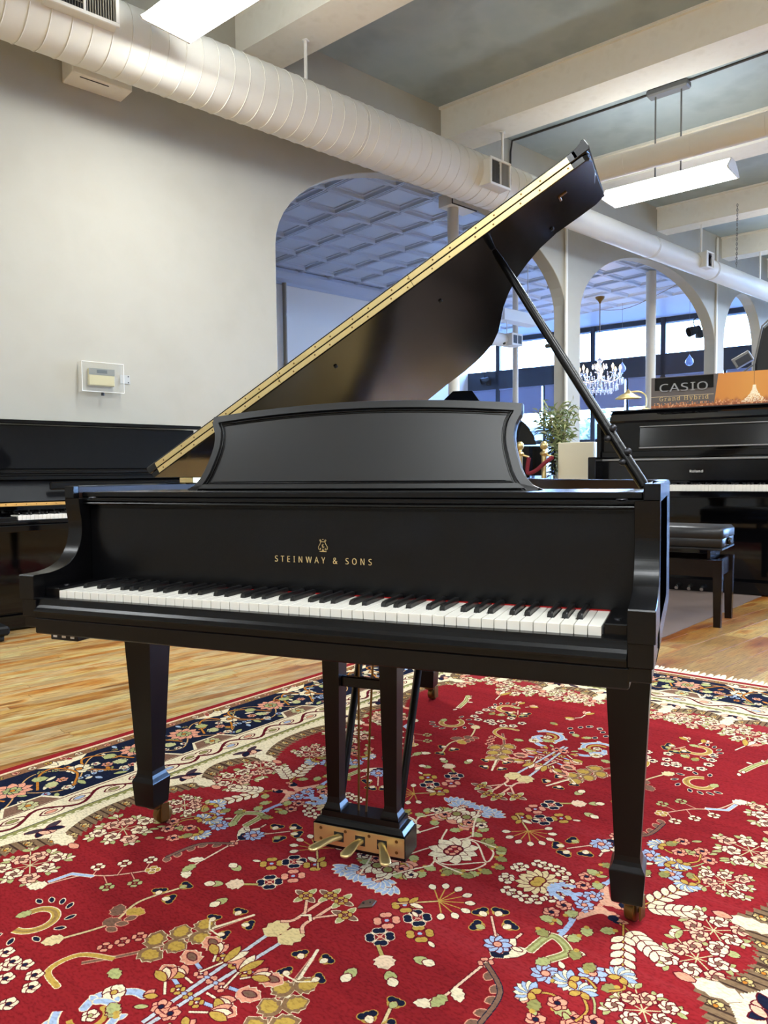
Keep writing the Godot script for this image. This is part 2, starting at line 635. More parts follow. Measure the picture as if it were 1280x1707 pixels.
func draw_motif(t: String, v: Array) -> void:
	var p := []
	for i in range(1, v.size(), 2):
		p.append(Vector2(v[i], v[i + 1]) * 0.001)
	var a: Vector2 = p[0]
	var b: Vector2 = p[p.size() - 1]
	var d := (b - a).normalized()
	var o := Vector2(-d.y, d.x)
	var l := a.distance_to(b)
	var g := d.angle()
	mk = 1.0 if t == "bouquet" else 0.76
	match t:
		"bouquet":
			var c := (a + b) * 0.5
			var r := clampf(l * 0.6, 0.075, 0.1)
			for i in 8:
				var an := g + TAU * i / 8.0
				var e := c + Vector2.from_angle(an) * r * (0.6 if i % 2 else 0.78)
				istroke([c - d * r * 0.15, c, e], 0.0028, IVORY.lerp(GREENY, 0.5))
				for k in [-0.8, 0.0, 0.8]:
					petal(e, an + k, r * 0.30, r * 0.15, GREENY if k != 0.0 else IVORY, MAROON, 0.0012)
			for i in 7:
				var an := g + TAU * (i + 0.5) / 7.0
				var e := c + Vector2.from_angle(an) * r * (0.66 if i % 2 else 0.46)
				bloom(e, r * 0.25, 6, IVORY if i % 3 else PEACH.lerp(IVORY, 0.5), BROWN, i * 0.7)
		"sprig":
			var w := smooth_path([a, a + d * l * 0.3 + o * l * 0.08, a + d * l * 0.6, b], 5)
			iline(w, 0.006, PEACH.lerp(IVORY, 0.3))
			for i in 5:
				var s := -1.0 if i % 2 else 1.0
				var q := a + d * l * (0.4 + 0.13 * i)
				var e := q + o * s * 0.04 + d * 0.012
				iline([q, e], 0.004, PEACH)
				rosette(e + o * s * 0.012, 0.02, GREENY if i % 2 else IVORY, OLIVE, MAROON)
			rosette(b, 0.02, GOLD, OLIVE, IVORY)
			toothed(a, g + PI, 0.06, 0.05, IVORY, MAROON)
			iline([a + o * 0.01, a + d * 0.05 + o * 0.035, a + d * 0.1 + o * 0.01], 0.012, SKYB, IVORY)
		"crescent", "hook":
			var w := smooth_path(p, 8)
			if t == "crescent":
				w = []
				for i in 20:
					w.append((a + b) * 0.5 + Vector2.from_angle(g + PI + 0.4 + i * 0.235) * (0.05 - 0.0009 * i))
				b = w[19]
			istroke(w, 0.022, IVORY)
			istroke(w, 0.017, GOLD if t == "crescent" else OLIVE)
			istroke(w, 0.007, GREENY if t == "hook" else BROWN.lerp(GOLD, 0.5))
			var mid: Vector2 = p[1] if p.size() > 2 else (a + b) * 0.5
			var hub := (a + b) * 0.5
			if t == "crescent":
				hub = (w[0] + w[9]) * 0.5
				mid = hub
			for i in 9:
				var q: Vector2 = w[mini(w.size() - 1, i * w.size() / 9)]
				var out := (q - hub.lerp(mid, 0.2)).normalized()
				if t == "crescent":
					petal(q + out * 0.026, out.angle() + 0.5, 0.030, 0.015, NAVY, IVORY)
				elif i % 2 == 0:
					petal(q + out * 0.014, out.angle() + 0.6, 0.03, 0.016, IVORY)
			toothed(b, (b - (w[w.size() - 3] as Vector2)).angle(), 0.045, 0.035, GREENY, MAROON)
		"berrybranch":
			var w := smooth_path([a, a + d * l * 0.35 - o * 0.02, a + d * l * 0.65 + o * 0.015, b], 5)
			iline(w, 0.008, IVORY.lerp(GOLD, 0.35))
			toothed(a, g + PI - 0.4, 0.06, 0.05, IVORY.lerp(GOLD, 0.3), MAROON)
			for i in 3:
				toothed(a + d * l * (0.32 + 0.1 * i), g + (0.9 if i % 2 else -1.0), 0.06, 0.045, BROWN if i < 2 else GOLD, PEACH)
			for i in 3:
				petal(a + d * l * 0.3 - o * 0.03 + d * 0.02 * i, g - 1.2 + i * 0.5, 0.035, 0.024, BROWN, PEACH)
			berry(b, g, 0.02)
			berry(b - d * 0.05 + o * 0.01, g + 0.9, 0.02)
			berry(b - d * 0.05 - o * 0.01, g - 0.9, 0.021)
		"bigbranch":
			var w := smooth_path([a + o * 0.02, a + d * l * 0.25, a + d * l * 0.5 - o * 0.01, b - d * 0.03], 6)
			iline(w, 0.009, BROWN, PEACH)
			istroke([b - d * 0.15, b], 0.007, IVORY)
			for i in 3:
				for s in [-1.0, 1.0]:
					var q: Vector2 = a + d * l * (0.34 + 0.15 * i + 0.03 * s)
					toothed(q, g + s * 0.95, 0.078 - i * 0.008, 0.062, BROWN.lerp(GOLD, 0.2), IVORY)
					toothed(q + d.rotated(s * 0.95) * 0.010, g + s * 0.95, 0.05, 0.036, GOLD, GOLD)
			for s in [-1.0, 1.0]:
				berry(b - d * 0.09 + o * s * 0.025, g + s * 0.8, 0.018)
				berry(b - d * 0.035 + o * s * 0.02, g + s * 0.6, 0.019)
				istroke([b - d * 0.1, b - d * 0.09 + o * s * 0.03], 0.004, IVORY)
			iline(smooth_path([a + d * 0.06, a + o * 0.05, a - d * 0.06 + o * 0.03, a - d * 0.05 - o * 0.03], 5), 0.014, GOLD, IVORY)
			for i in 3:
				rosette(a + d * (0.05 + 0.035 * i) + o * 0.05, 0.018, PEACH, BROWN, MAROON)
			toothed(a + d * 0.05 - o * 0.03, g - 1.4, 0.05, 0.035, GREENY, MAROON)
		"tulipstem":
			iline([a, b], 0.011, IVORY.lerp(SKYB, 0.6))
			for i in 3:
				for s in [-1.0, 1.0]:
					var q := a + d * l * (0.3 + 0.18 * i)
					iline([q, q + o * s * 0.05 + d * 0.015], 0.01, SKYB)
					toothed(q + o * s * 0.05 + d * 0.015, g + s * 1.3, 0.07, 0.055, PEACH, IVORY)
					petal(q + o * s * 0.06 + d * 0.02, g + s * 1.3, 0.04, 0.022, BROWN)
					rosette(q + o * s * 0.018, 0.016, PEACH if i % 2 else GOLD, IVORY, MAROON)
			toothed(b, g, 0.09, 0.07, IVORY.lerp(GOLD, 0.4), MAROON)
		"scroll":
			iline(smooth_path(p, 6), 0.02, SKYB, IVORY)
			bloom(a.lerp(b, 0.5) + o * 0.03, 0.03, 4, IVORY, GOLD)
			petal(b, g + 0.5, 0.03, 0.02, PEACH)
			petal(b, g - 0.4, 0.035, 0.02, GOLD)
		"wf":
			bloom(a, 0.024, 5, IVORY, NAVY, 0.3)
		"pf":
			bloom(a, 0.026, 6, PEACH, NAVY, 0.2)
			petal(a + Vector2(0.02, 0.015), 0.7, 0.035, 0.016, GREENY)
		"bf":
			bloom(a, 0.03, 7, SKYB, PEACH, 0.2)
		"nf":
			petal(a, a.angle(), 0.03, 0.022, NAVY, IVORY)
		"daisy":
			bloom(a, 0.04, 9, SKYB, PEACH, 0.2)
		"stem":
			iline(smooth_path(p, 5), 0.005, GREENY)
			petal(p[1], g + 0.8, 0.05, 0.02, OLIVE)
			petal(p[1], g - 0.9, 0.04, 0.018, IVORY)
		"palmette":
			iline([a, b], 0.007, IVORY.lerp(PEACH, 0.3))
			var q := a + d * l * 0.55
			for k in [-0.55, 0.0, 0.55]:
				petal(q + d * 0.03, g + k, 0.1, 0.045, IVORY, MAROON)
			toothed(q + d * 0.025, g, 0.075, 0.05, NAVY, IVORY)
			rosette(q + d * 0.05, 0.011, PEACH, IVORY, NAVY)
			rosette(q, 0.018, PEACH, IVORY, MAROON)
			var w := smooth_path([q, q - d * 0.05 + o * 0.07, q - d * 0.14 + o * 0.09], 5)
			for i in range(2, w.size(), 2):
				petal(w[i], (w[i] - w[i - 1]).angle() + 0.9, 0.036, 0.026, BROWN, PEACH)
			iline(w, 0.011, BROWN, NAVY)
			for i in 3:
				toothed(a + d * 0.03 * i, g + PI + 0.9 - 0.9 * i, 0.055, 0.035, IVORY if i != 1 else GREENY, MAROON)
		"sqg":
			rosette(a, 0.034, GOLD, SKYB, MAROON)
			petal(a + Vector2(0.03, 0.01), 0.4, 0.03, 0.014, IVORY)
		"sqn":
			rosette(a, 0.035, NAVY, PEACH, IVORY)
		"sqp":
			rosette(a, 0.034, PEACH, SKYB, MAROON)
		"pinkstem":
			iline(smooth_path([a + o * 0.02, a + d * 0.02, a + d * l * 0.5, b], 4), 0.01, PEACH.lerp(IVORY, 0.35))
			iline([a + d * l * 0.4, a + d * l * 0.75 + o * 0.04], 0.008, PEACH.lerp(IVORY, 0.35))
			iline([a + d * l * 0.3, a + d * l * 0.6 - o * 0.05], 0.008, IVORY)
			for q in [b, a + d * l * 0.75 + o * 0.045, a + d * l * 0.65 - o * 0.055]:
				for k in 4:
					petal(q, g + k * 1.5, 0.045, 0.02, BROWN if k % 2 else GREENY, IVORY)
				rosette(q, 0.018, GOLD, MAROON, MAROON)
		"halfdaisy":
			for i in 7:
				petal(a, g + (i - 3) * 0.42, 0.062, 0.024, SKYB, IVORY)
			rosette(a, 0.016, PEACH, IVORY, MAROON)
		"star":
			bloom(a, 0.085, 9, IVORY, RED, 0.1)
			rosette(a, 0.02, PEACH, RED, MAROON)
		"vine":
			istroke(smooth_path(p, 6), 0.005, IVORY)
		"leaf":
			toothed(a, rng.randf() * TAU, 0.044, 0.036, GREENY if rng.randf() < 0.6 else OLIVE, MAROON)
			idisc(a, 0.006, GOLD)
		"fan":
			iline([a, b - d * 0.05], 0.006, GOLD.lerp(IVORY, 0.4))
			for i in 8:
				var an := g + (i - 3.5) * 0.52
				var e := b - d * 0.04 + Vector2.from_angle(an) * 0.05
				istroke([b - d * 0.05, e], 0.003, GOLD)
				petal(e, an, 0.032, 0.024, IVORY)
			petal(a + d * 0.03, g + 0.7, 0.05, 0.02, IVORY)
			petal(a + d * 0.03, g - 0.7, 0.04, 0.02, GOLD)
		"trio":
			iline([a, a + d * l * 0.5], 0.01, GOLD.lerp(GREENY, 0.5))
			toothed(a + d * l * 0.35, g, 0.06, 0.06, IVORY.lerp(PEACH, 0.25), MAROON)
			for k in [-0.8, 0.0, 0.8]:
				petal(a + d.rotated(k) * 0.085, g + k, 0.045, 0.034, GREENY)
				petal(a + d.rotated(k) * 0.105, g + k, 0.035, 0.03, IVORY)
		"berries":
			iline([a, b], 0.006, PEACH.lerp(IVORY, 0.5))
			for s in [-1.0, 1.0]:
				berry(a + d * l * 0.55 + o * s * 0.02, g + s * 1.0, 0.022)
				berry(b + o * s * 0.012, g + s * 0.5, 0.022)
		"wheel":
			bloom(a, 0.066, 12, IVORY.lerp(GOLD, 0.3), NAVY, 0.1)
			idisc(a, 0.014, GOLD)
		"bud":
			rosette(a, 0.022, IVORY, GREENY, MAROON)
		"bluescroll":
			var w := smooth_path(p, 5)
			for i in range(1, w.size(), 3):
				petal(w[i], (w[i] - w[i - 1]).angle() + 0.6, 0.03, 0.014, SKYB, MAROON, 0.001)
			istroke(w, 0.012, SKYB)
		"peach":
			var w := smooth_path(p, 5)
			for i in range(1, w.size(), 3):
				petal(w[i], (w[i] - w[i - 1]).angle() - 0.6, 0.032, 0.018, PEACH, MAROON, 0.001)
			istroke(w, 0.013, PEACH.lerp(IVORY, 0.25))
			idisc(b, 0.012, NAVY)
		"fern":
			iline([a, b], 0.005, GOLD)
			for i in 5:
				for s in [-1.0, 1.0]:
					petal(a + d * l * (0.3 + 0.17 * i), g + s * 0.75, 0.046, 0.024, IVORY)
		"fanpair":
			iline(smooth_path([a, a + d * l * 0.5 + o * 0.02, b], 4), 0.006, GOLD)
			for i in 8:
				petal(b, g + (i - 3.5) * 0.4, 0.044, 0.02, SKYB if i % 2 else IVORY, NAVY, 0.001)
			petal(b, g + 2.2, 0.03, 0.02, GOLD)
			petal(b, g - 2.2, 0.03, 0.02, GOLD)
		"tulip":
			iline([a, a + d * l * 0.5], 0.006, IVORY)
			for k in [-0.5, 0.0, 0.5]:
				petal(a + d * l * 0.4, g + k, maxf(0.05, l * 0.55), 0.026, [PEACH, IVORY, GOLD][int(k * 2.0 + 1.0)])
		"ring":
			var q := []
			for i in 17:
				q.append(a + Vector2.from_angle(0.5 + i * 0.31) * (0.066 - 0.0018 * i))
			for i in range(1, 17, 3):
				petal(q[i], (q[i] - a).angle() + 0.8, 0.03, 0.016, SKYB, IVORY)
			istroke(q, 0.019, IVORY)
			istroke(q, 0.013, SKYB)
			var h := []
			for i in 12:
				h.append(a + Vector2.from_angle(1.0 + i * 0.34) * (0.036 - 0.001 * i))
			istroke(h, 0.011, GOLD)
			bloom(a, 0.022, 5, IVORY, GREENY)
		"peachflower":
			for i in 7:
				petal(a, -0.4 + i * 0.6, 0.062, 0.04, PEACH)
			toothed(a, 0.8, 0.05, 0.05, GOLD, SKYB)
		"whitefl":
			bloom(a, 0.06, 10, IVORY, OLIVE)

func bp(side: int, t: float, e: float) -> Vector2:
	return Vector2(RUG_W - e, t) if side == 0 else Vector2(t, RUG_L - e)

func frame_band(e0: float, e1: float, c: Color) -> void:
	ipoly(PackedVector2Array([Vector2(RUG_W - e1, 0), Vector2(RUG_W - e0, 0), Vector2(RUG_W - e0, RUG_L - e0), Vector2(RUG_W - e1, RUG_L - e0)]), c)
	ipoly(PackedVector2Array([Vector2(0, RUG_L - e1), Vector2(RUG_W - e0, RUG_L - e1), Vector2(RUG_W - e0, RUG_L - e0), Vector2(0, RUG_L - e0)]), c)

func border_side(side: int, length: float) -> void:
	var tips := [-0.13, 0.13, 0.60, 0.86, 1.33, 1.52] if side == 0 else [-0.14, 0.14, 0.378, 0.62, 0.80]
	var stop := length - 0.52
	var t := 0.0
	var k := 0
	while t < stop:   # the scalloped ivory edge of the field with its brown leaf fringe
		for i in tips.size() - 1:
			if t >= tips[i] and t < tips[i + 1]:
				var u: float = absf(2.0 * (t - tips[i]) / (tips[i + 1] - tips[i]) - 1.0)
				var e := 0.585 + 0.08 * pow(u, 2.2)
				var jag := 0.012 * float(k % 4) / 3.0
				ipoly(PackedVector2Array([bp(side, t, 0.5), bp(side, t + 0.005, 0.5), bp(side, t + 0.005, e + jag), bp(side, t, e + jag)]), BROWN.lerp(OLIVE, 0.25) if k % 4 else BROWN.darkened(0.45))
				ipoly(PackedVector2Array([bp(side, t, 0.5), bp(side, t + 0.005, 0.5), bp(side, t + 0.005, e - 0.052), bp(side, t, e - 0.052)]), IVORY)
				if k % 10 == 5:
					bloom(bp(side, t, e - 0.02), 0.017, 7, GOLD.lerp(IVORY, 0.45), ORANGE, 0.0, BROWN.darkened(0.4))
		t += 0.005
		k += 1
	for tip in tips:
		if tip < stop:
			var inward := (bp(side, tip, 1.0) - bp(side, tip, 0.0)).angle()
			toothed(bp(side, tip, 0.58), inward, 0.1, 0.05, IVORY, BROWN)
			petal(bp(side, tip, 0.665), inward, 0.04, 0.024, PEACH)
			for s in [-1.0, 1.0]:
				petal(bp(side, tip, 0.53), inward + s * 0.9, 0.05, 0.024, NAVY)
				petal(bp(side, tip + s * 0.05, 0.515), inward + s * 1.25, 0.05, 0.02, NAVY.lerp(PEACH, 0.2))
				petal(bp(side, tip + s * 0.02, 0.535), inward + s * 0.5, 0.035, 0.02, PEACH.lerp(IVORY, 0.4))
	# the navy main border
	var period := 0.44
	for ph in [0.0, PI]:
		var vn := []
		for i in int(length / 0.012):
			vn.append(bp(side, i * 0.012, 0.225 + 0.095 * sin((i * 0.012 - 0.1) * TAU / period + ph)))
		istroke(vn, 0.005, ORANGE.lerp(IVORY, 0.45))
	for i in int(length / 0.0125):
		var e := rng.randf_range(0.105, 0.35)
		var col: Color = [IVORY, PEACH, GREENY, IVORY, SKYB, OLIVE, ORANGE][i % 7]
		if i % 3 == 0:
			bloom(bp(side, i * 0.0125, e), rng.randf_range(0.012, 0.019), 5, col, RED, rng.randf(), NAVY)
		else:
			petal(bp(side, i * 0.0125, e), rng.randf() * TAU, rng.randf_range(0.025, 0.045), 0.016, col, NAVY)
	for i in range(-1, int(length / period) + 2):
		var c := i * period + 0.1
		if c > length - 0.1:
			continue
		var q := bp(side, c, 0.20)
		for s in [-1.0, 1.0]:
			iline(smooth_path([bp(side, c + s * 0.05, 0.26), bp(side, c + s * 0.11, 0.15), bp(side, c + s * 0.17, 0.13), bp(side, c + s * 0.2, 0.22), bp(side, c + s * 0.15, 0.3)], 5), 0.008, ORANGE, NAVY)
			toothed(bp(side, c + s * 0.075, 0.17), 2.0 * s, 0.05, 0.045, GREENY, NAVY)
			toothed(bp(side, c + s * 0.085, 0.27), 0.7 * s, 0.05, 0.04, GREENY.lerp(IVORY, 0.3), NAVY)
			bloom(bp(side, c + s * 0.14, 0.24), 0.02, 6, PEACH, ORANGE, 0.3, NAVY)
			bloom(bp(side, c + s * 0.12, 0.31), 0.018, 5, IVORY, PEACH, 0.1, NAVY)
			petal(bp(side, c + s * 0.19, 0.11), 1.0 + s, 0.05, 0.022, IVORY, NAVY)
			petal(bp(side, c + s * 0.17, 0.33), -1.0 - s, 0.045, 0.02, GREENY, NAVY)
		bloom(q, 0.062, 10, PEACH, GREENY, 0.2, NAVY)
		bloom(q, 0.03, 8, GREENY, ORANGE, 0.1, NAVY)
		var m := bp(side, c + period * 0.5, 0.2)
		bloom(m, 0.042, 7, IVORY, ORANGE, 0.4, NAVY)
		toothed(bp(side, c + period * 0.5, 0.12), 0.6, 0.05, 0.04, IVORY, NAVY)
		for j in 4:
			idisc(bp(side, c + period * 0.5 + (j - 1.5) * 0.024, 0.275), 0.009, SKYB)
			idisc(bp(side, c + period * 0.5 + (j - 1.5) * 0.024, 0.275), 0.004, NAVY)
		# the olive cartouche at the inner edge and the brown one at the outer edge
		var cm := c + 0.02
		ipoly(PackedVector2Array([bp(side, cm - 0.1, 0.37), bp(side, cm - 0.06, 0.305), bp(side, cm + 0.06, 0.305), bp(side, cm + 0.1, 0.37)]), IVORY)
		ipoly(PackedVector2Array([bp(side, cm - 0.085, 0.37), bp(side, cm - 0.055, 0.313), bp(side, cm + 0.055, 0.313), bp(side, cm + 0.085, 0.37)]), BROWN)
		bloom(bp(side, cm, 0.345), 0.032, 8, GREENY.lerp(IVORY, 0.4), ORANGE, 0.0, BROWN.darkened(0.3))
		var co := c + period * 0.5
		ipoly(PackedVector2Array([bp(side, co - 0.09, 0.09), bp(side, co - 0.05, 0.125), bp(side, co + 0.05, 0.125), bp(side, co + 0.09, 0.09)]), IVORY)
		petal(bp(side, co - 0.03, 0.1), 0.4, 0.05, 0.02, RED, IVORY)
	# guards
	var n := int(length / 0.055)
	for i in n:
		bloom(bp(side, 0.03 + i * 0.055, 0.07), 0.014, 5, [GOLD, IVORY, PEACH][i % 3], RED, i * 0.4, BROWN.darkened(0.35))
	var wv := []
	for i in int(length / 0.02):
		wv.append(bp(side, i * 0.02, 0.425 + 0.03 * sin(i * 0.02 * 31.0)))
	istroke(wv, 0.012, MAROON)
	for i in int(length / 0.101):
		var tt := i * 0.1013 + 0.025
		var e := 0.425 - 0.018 * sin(tt * 31.0)
		var an := (bp(side, tt + 1.0, 0.4) - bp(side, tt, 0.4)).angle()
		petal(bp(side, tt - 0.03, e), an, 0.065, 0.036, IVORY, MAROON, 0.004)
		petal(bp(side, tt - 0.012, e), an, 0.035, 0.018, [OLIVE, SKYB, PEACH][i % 3])
	for i in int(length / 0.028):
		petal(bp(side, i * 0.028, 0.495), (bp(side, 1.0, 0.4) - bp(side, 0.0, 0.4)).angle(), 0.02, 0.009, IVORY, OLIVE)

func rug_texture() -> ImageTexture:
	img = Image.create(int(RUG_W * RPX), int(RUG_L * RPX), false, Image.FORMAT_RGB8)
	img.fill(RED)
	var tone := 0.0
	for y in img.get_height():   # the dyer's lots: bands of slightly different red across the width
		if y % 7 == 0:
			tone = clampf(tone + rng.randf_range(-0.35, 0.35), -1.0, 1.0)
		img.fill_rect(Rect2i(0, y, img.get_width(), 1), RED.lightened(maxf(0.0, tone) * 0.05).darkened(maxf(0.0, -tone) * 0.1))
	for m in MOTIFS:
		draw_motif(m[0], m)
	mk = 1.0
	frame_band(0.365, 0.53, IVORY)
	border_side_all()
	return ImageTexture.create_from_image(img)

func border_side_all() -> void:
	frame_band(0.0, 0.035, RED)
	frame_band(0.035, 0.05, IVORY.lerp(PEACH, 0.2))
	frame_band(0.05, 0.09, BROWN.lerp(ORANGE, 0.2))
	frame_band(0.09, 0.365, NAVY)
	frame_band(0.365, 0.372, IVORY)
	frame_band(0.372, 0.376, MAROON)
	frame_band(0.376, 0.475, IVORY)
	frame_band(0.475, 0.479, NAVY)
	frame_band(0.479, 0.51, OLIVE)
	frame_band(0.51, 0.514, NAVY)
	border_side(0, RUG_L)
	border_side(1, RUG_W)

func build_rug() -> void:
	var t := thing("rug", "large red oriental rug with navy and ivory floral border under the grand piano", "rug", Vector3(0.10, 0, -0.53), -16.7)
	var m := mat("rug_pile", Color(1, 1, 1), 1.0, 0.0, 0.08)
	m.albedo_texture = rug_texture()
	m.detail_enabled = true
	m.detail_blend_mode = BaseMaterial3D.BLEND_MODE_MUL
	m.detail_albedo = noise_tex(512, 0.05, 3, 31, [[0.0, Color(0.8, 0.79, 0.79)], [0.5, Color(0.97, 0.97, 0.97)], [1.0, Color(1, 1, 1)]])
	m.detail_uv_layer = BaseMaterial3D.DETAIL_UV_2
	m.uv2_triplanar = true
	m.uv2_scale = Vector3(2.5, 2.5, 5.0)
	m.normal_enabled = true
	m.normal_texture = noise_tex(512, 0.3, 2, 37, [], 2.0)
	m.normal_scale = 0.12
	m.uv1_triplanar = false
	var st := sb()
	# a grid with a few soft ripples; uv mirrored about both axes
	var nx := 36
	var nz := 52
	var hgt := func(a: float, b: float) -> float:
		var edge := minf(RUG_W - absf(a), RUG_L - absf(b))
		return clampf(edge * 0.12, 0.0, 0.0016) + 0.0
	st.set_smooth_group(0)
	for i in nx:
		for j in nz:
			var q := []
			for k in [[0, 0], [1, 0], [1, 1], [0, 1]]:
				var a: float = lerpf(-RUG_W, RUG_W, float(i + k[0]) / nx)
				var b: float = lerpf(-RUG_L, RUG_L, float(j + k[1]) / nz)
				q.append([Vector3(a, hgt.call(a, b) - 0.0016, b), Vector2(absf(a) / RUG_W, absf(b) / RUG_L)])
			for tr in [[0, 1, 2], [0, 2, 3]]:
				for v in tr:
					st.set_uv(q[v][1])
					st.add_vertex(q[v][0])
	obj("pile", st, m, t)
	var s2 := sb()
	box(s2, Vector3(0, -0.0052, 0), Vector3(RUG_W * 2.0, 0.0056, RUG_L * 2.0), 0.001)
	obj("backing", s2, M.rug_back, t)
	for e in [-1.0, 1.0]:
		var s3 := sb()
		var x := -RUG_W
		while x < RUG_W:
			var w := rng.randf_range(0.008, 0.016)
			var ln := rng.randf_range(0.055, 0.09)
			var lean := rng.randf_range(-0.012, 0.012)
			var z0: float = e * (RUG_L - 0.002)
			var z1: float = e * (RUG_L + ln)
			var c := []
			for y in [-0.0075, -0.002]:
				c.append(Vector3(x, y, z0))
				c.append(Vector3(x + w, y, z0))
				c.append(Vector3(x + w * 0.8 + lean, y - (0.001 if y > -0.005 else 0.0), z1))
				c.append(Vector3(x + w * 0.2 + lean, y - (0.001 if y > -0.005 else 0.0), z1))
			hexa(s3, c)
			x += w + rng.randf_range(0.0005, 0.003)
		stuff(obj("fringe", s3, M.fringe_cream, t))

const MOTIFS := [
	["bouquet", 606, 496, 784, 436], ["bouquet", 623, 763, 794, 677], ["bouquet", 774, 103, 661, 14],
	["bouquet", 706, 300, 665, 239], ["bouquet", 295, 1324, 217, 1507],
	["bouquet", 515, 1265, 454, 1445], ["bouquet", 700, 1252, 829, 1418], ["bouquet", 557, 1359, 678, 1532],
	["bouquet", 340, 1353, 443, 1518], ["bouquet", 132, 1354, 218, 1512], ["sprig", 588, 736, 444, 540],
	["crescent", 486, 865, 549, 794, 457, 773], ["berrybranch", 355, 817, 321, 549], ["bigbranch", 229, 844, 99, 512],
	["tulipstem", 6, 854, 21, 545], ["scroll", 121, 904, 132, 865, 93, 820, 64, 812], ["wf", 358, 934],
	["wf", 333, 910], ["wf", 287, 913], ["wf", 257, 934],
	["wf", 245, 982], ["pf", 594, 368], ["pf", 543, 410],
	["pf", 499, 369], ["daisy", 572, 230], ["daisy", 500, 287],
	["stem", 621, 334, 595, 290, 527, 284], ["palmette", 379, 489, 402, 203], ["sqg", 232, 337],
	["sqn", 194, 295], ["sqg", 142, 273], ["sqn", 172, 398],
	["sqp", 147, 344], ["pinkstem", 15, 490, 17, 350], ["halfdaisy", 61, 228, 58, 262],
	["halfdaisy", 25, 227, 47, 261], ["star", 92, 8], ["vine", 37, 170, 87, 100, 70, 49],
	["vine", 75, 65, 121, 68, 189, 2, 179, 55, 125, 82], ["leaf", 87, 131], ["leaf", 125, 101],
	["leaf", 167, 68], ["leaf", 197, 39], ["leaf", 216, 7],
	["leaf", 203, 54], ["leaf", 171, 83], ["fan", 124, 281, 230, 178],
	["trio", 186, 422, 266, 481], ["berries", 380, 266, 319, 189], ["daisy", 380, 266],
	["wheel", 334, 9], ["bud", 397, 18], ["bud", 389, 43],
	["bud", 348, 81], ["bud", 298, 76], ["bud", 265, 28],
	["bud", 270, 37], ["bud", 314, 78], ["bud", 367, 69],
	["bluescroll", 363, 8, 407, 1, 450, 16, 480, 51], ["bluescroll", 369, 15, 420, 39, 462, 76, 470, 164], ["peach", 469, 81, 502, 25, 544, 34],
	["peach", 482, 36, 496, 10, 533, 31], ["fern", 551, 41, 645, 91], ["fern", 559, 39, 612, 178],
	["hook", 442, 246, 455, 171, 505, 197, 487, 244], ["pf", 416, 93], ["pf", 426, 52],
	["bf", 462, 22], ["leaf", 435, 131], ["leaf", 421, 166],
	["leaf", 501, 98], ["leaf", 501, 135], ["leaf", 435, 117],
	["leaf", 446, 85], ["leaf", 554, 71], ["leaf", 517, 184],
	["fanpair", 598, 379, 576, 295], ["fanpair", 574, 352, 503, 353], ["leaf", 522, 298],
	["leaf", 561, 233], ["leaf", 625, 239], ["leaf", 528, 395],
	["leaf", 556, 366], ["fanpair", 595, 266, 547, 277], ["fanpair", 617, 259, 618, 208],
	["pf", 555, 348], ["pf", 599, 389], ["pf", 627, 352],
	["wf", 308, 1008], ["wf", 322, 953], ["wf", 363, 921],
	["wf", 404, 916], ["wf", 438, 942], ["wf", 446, 992],
	["wf", 442, 1039], ["wf", 432, 1090], ["crescent", 348, 1108, 380, 1077, 405, 1110],
	["berries", 334, 1112, 309, 1064], ["tulip", 363, 1162, 384, 1229], ["tulip", 330, 1166, 302, 1204],
	["leaf", 373, 1012], ["leaf", 399, 1026], ["hook", 547, 990, 571, 1082, 595, 1137],
	
	
	["ring", 96, 903], ["nf", 45, 990],
	["nf", 44, 1064], ["nf", 18, 1096], ["nf", 23, 1090],
	["nf", 70, 1030], ["tulip", 22, 734, 91, 729], ["tulip", 37, 705, 3, 579],
	["tulip", 37, 786, 116, 727], ["tulip", 41, 669, 77, 622], ["pf", 14, 809],
	["leaf", 11, 974], ["leaf", 57, 875], ["leaf", 65, 870],
	["tulip", 481, 1182, 524, 1349],
	["tulip", 91, 1185, 138, 1122], ["tulip", 91, 1185, 94, 1294], ["leaf", 132, 1048],
	["peachflower", 21, 134], ["whitefl", 17, 179], ["leaf", 67, 188],
	["pf", 41, 155], ["leaf", 80, 109], ["leaf", 46, 106],
	["leaf", 139, 115], ["wf", 77, 162], ["vine", 93, 91, 53, 164, 23, 239],
	["vine", 14, 85, 45, 17, 87, 74, 171, 80],
]
# ---------- the grand piano ----------
const LID_A := 0.52011   # 29.8 degrees
var PLAN := PackedVector2Array([Vector2(0.70, -0.13), Vector2(0.70, -0.70), Vector2(0.66, -0.775), Vector2(0.59, -0.815), Vector2(0.535, -0.835), Vector2(0.485, -0.88), Vector2(0.437, -0.935), Vector2(0.39, -1.005), Vector2(0.345, -1.10), Vector2(0.31, -1.195), Vector2(0.27, -1.30), Vector2(0.21, -1.41), Vector2(0.14, -1.50), Vector2(0.04, -1.60), Vector2(-0.08, -1.70), Vector2(-0.22, -1.765), Vector2(-0.38, -1.775), Vector2(-0.52, -1.72), Vector2(-0.63, -1.60), Vector2(-0.685, -1.47), Vector2(-0.70, -1.35), Vector2(-0.70, -0.13)])

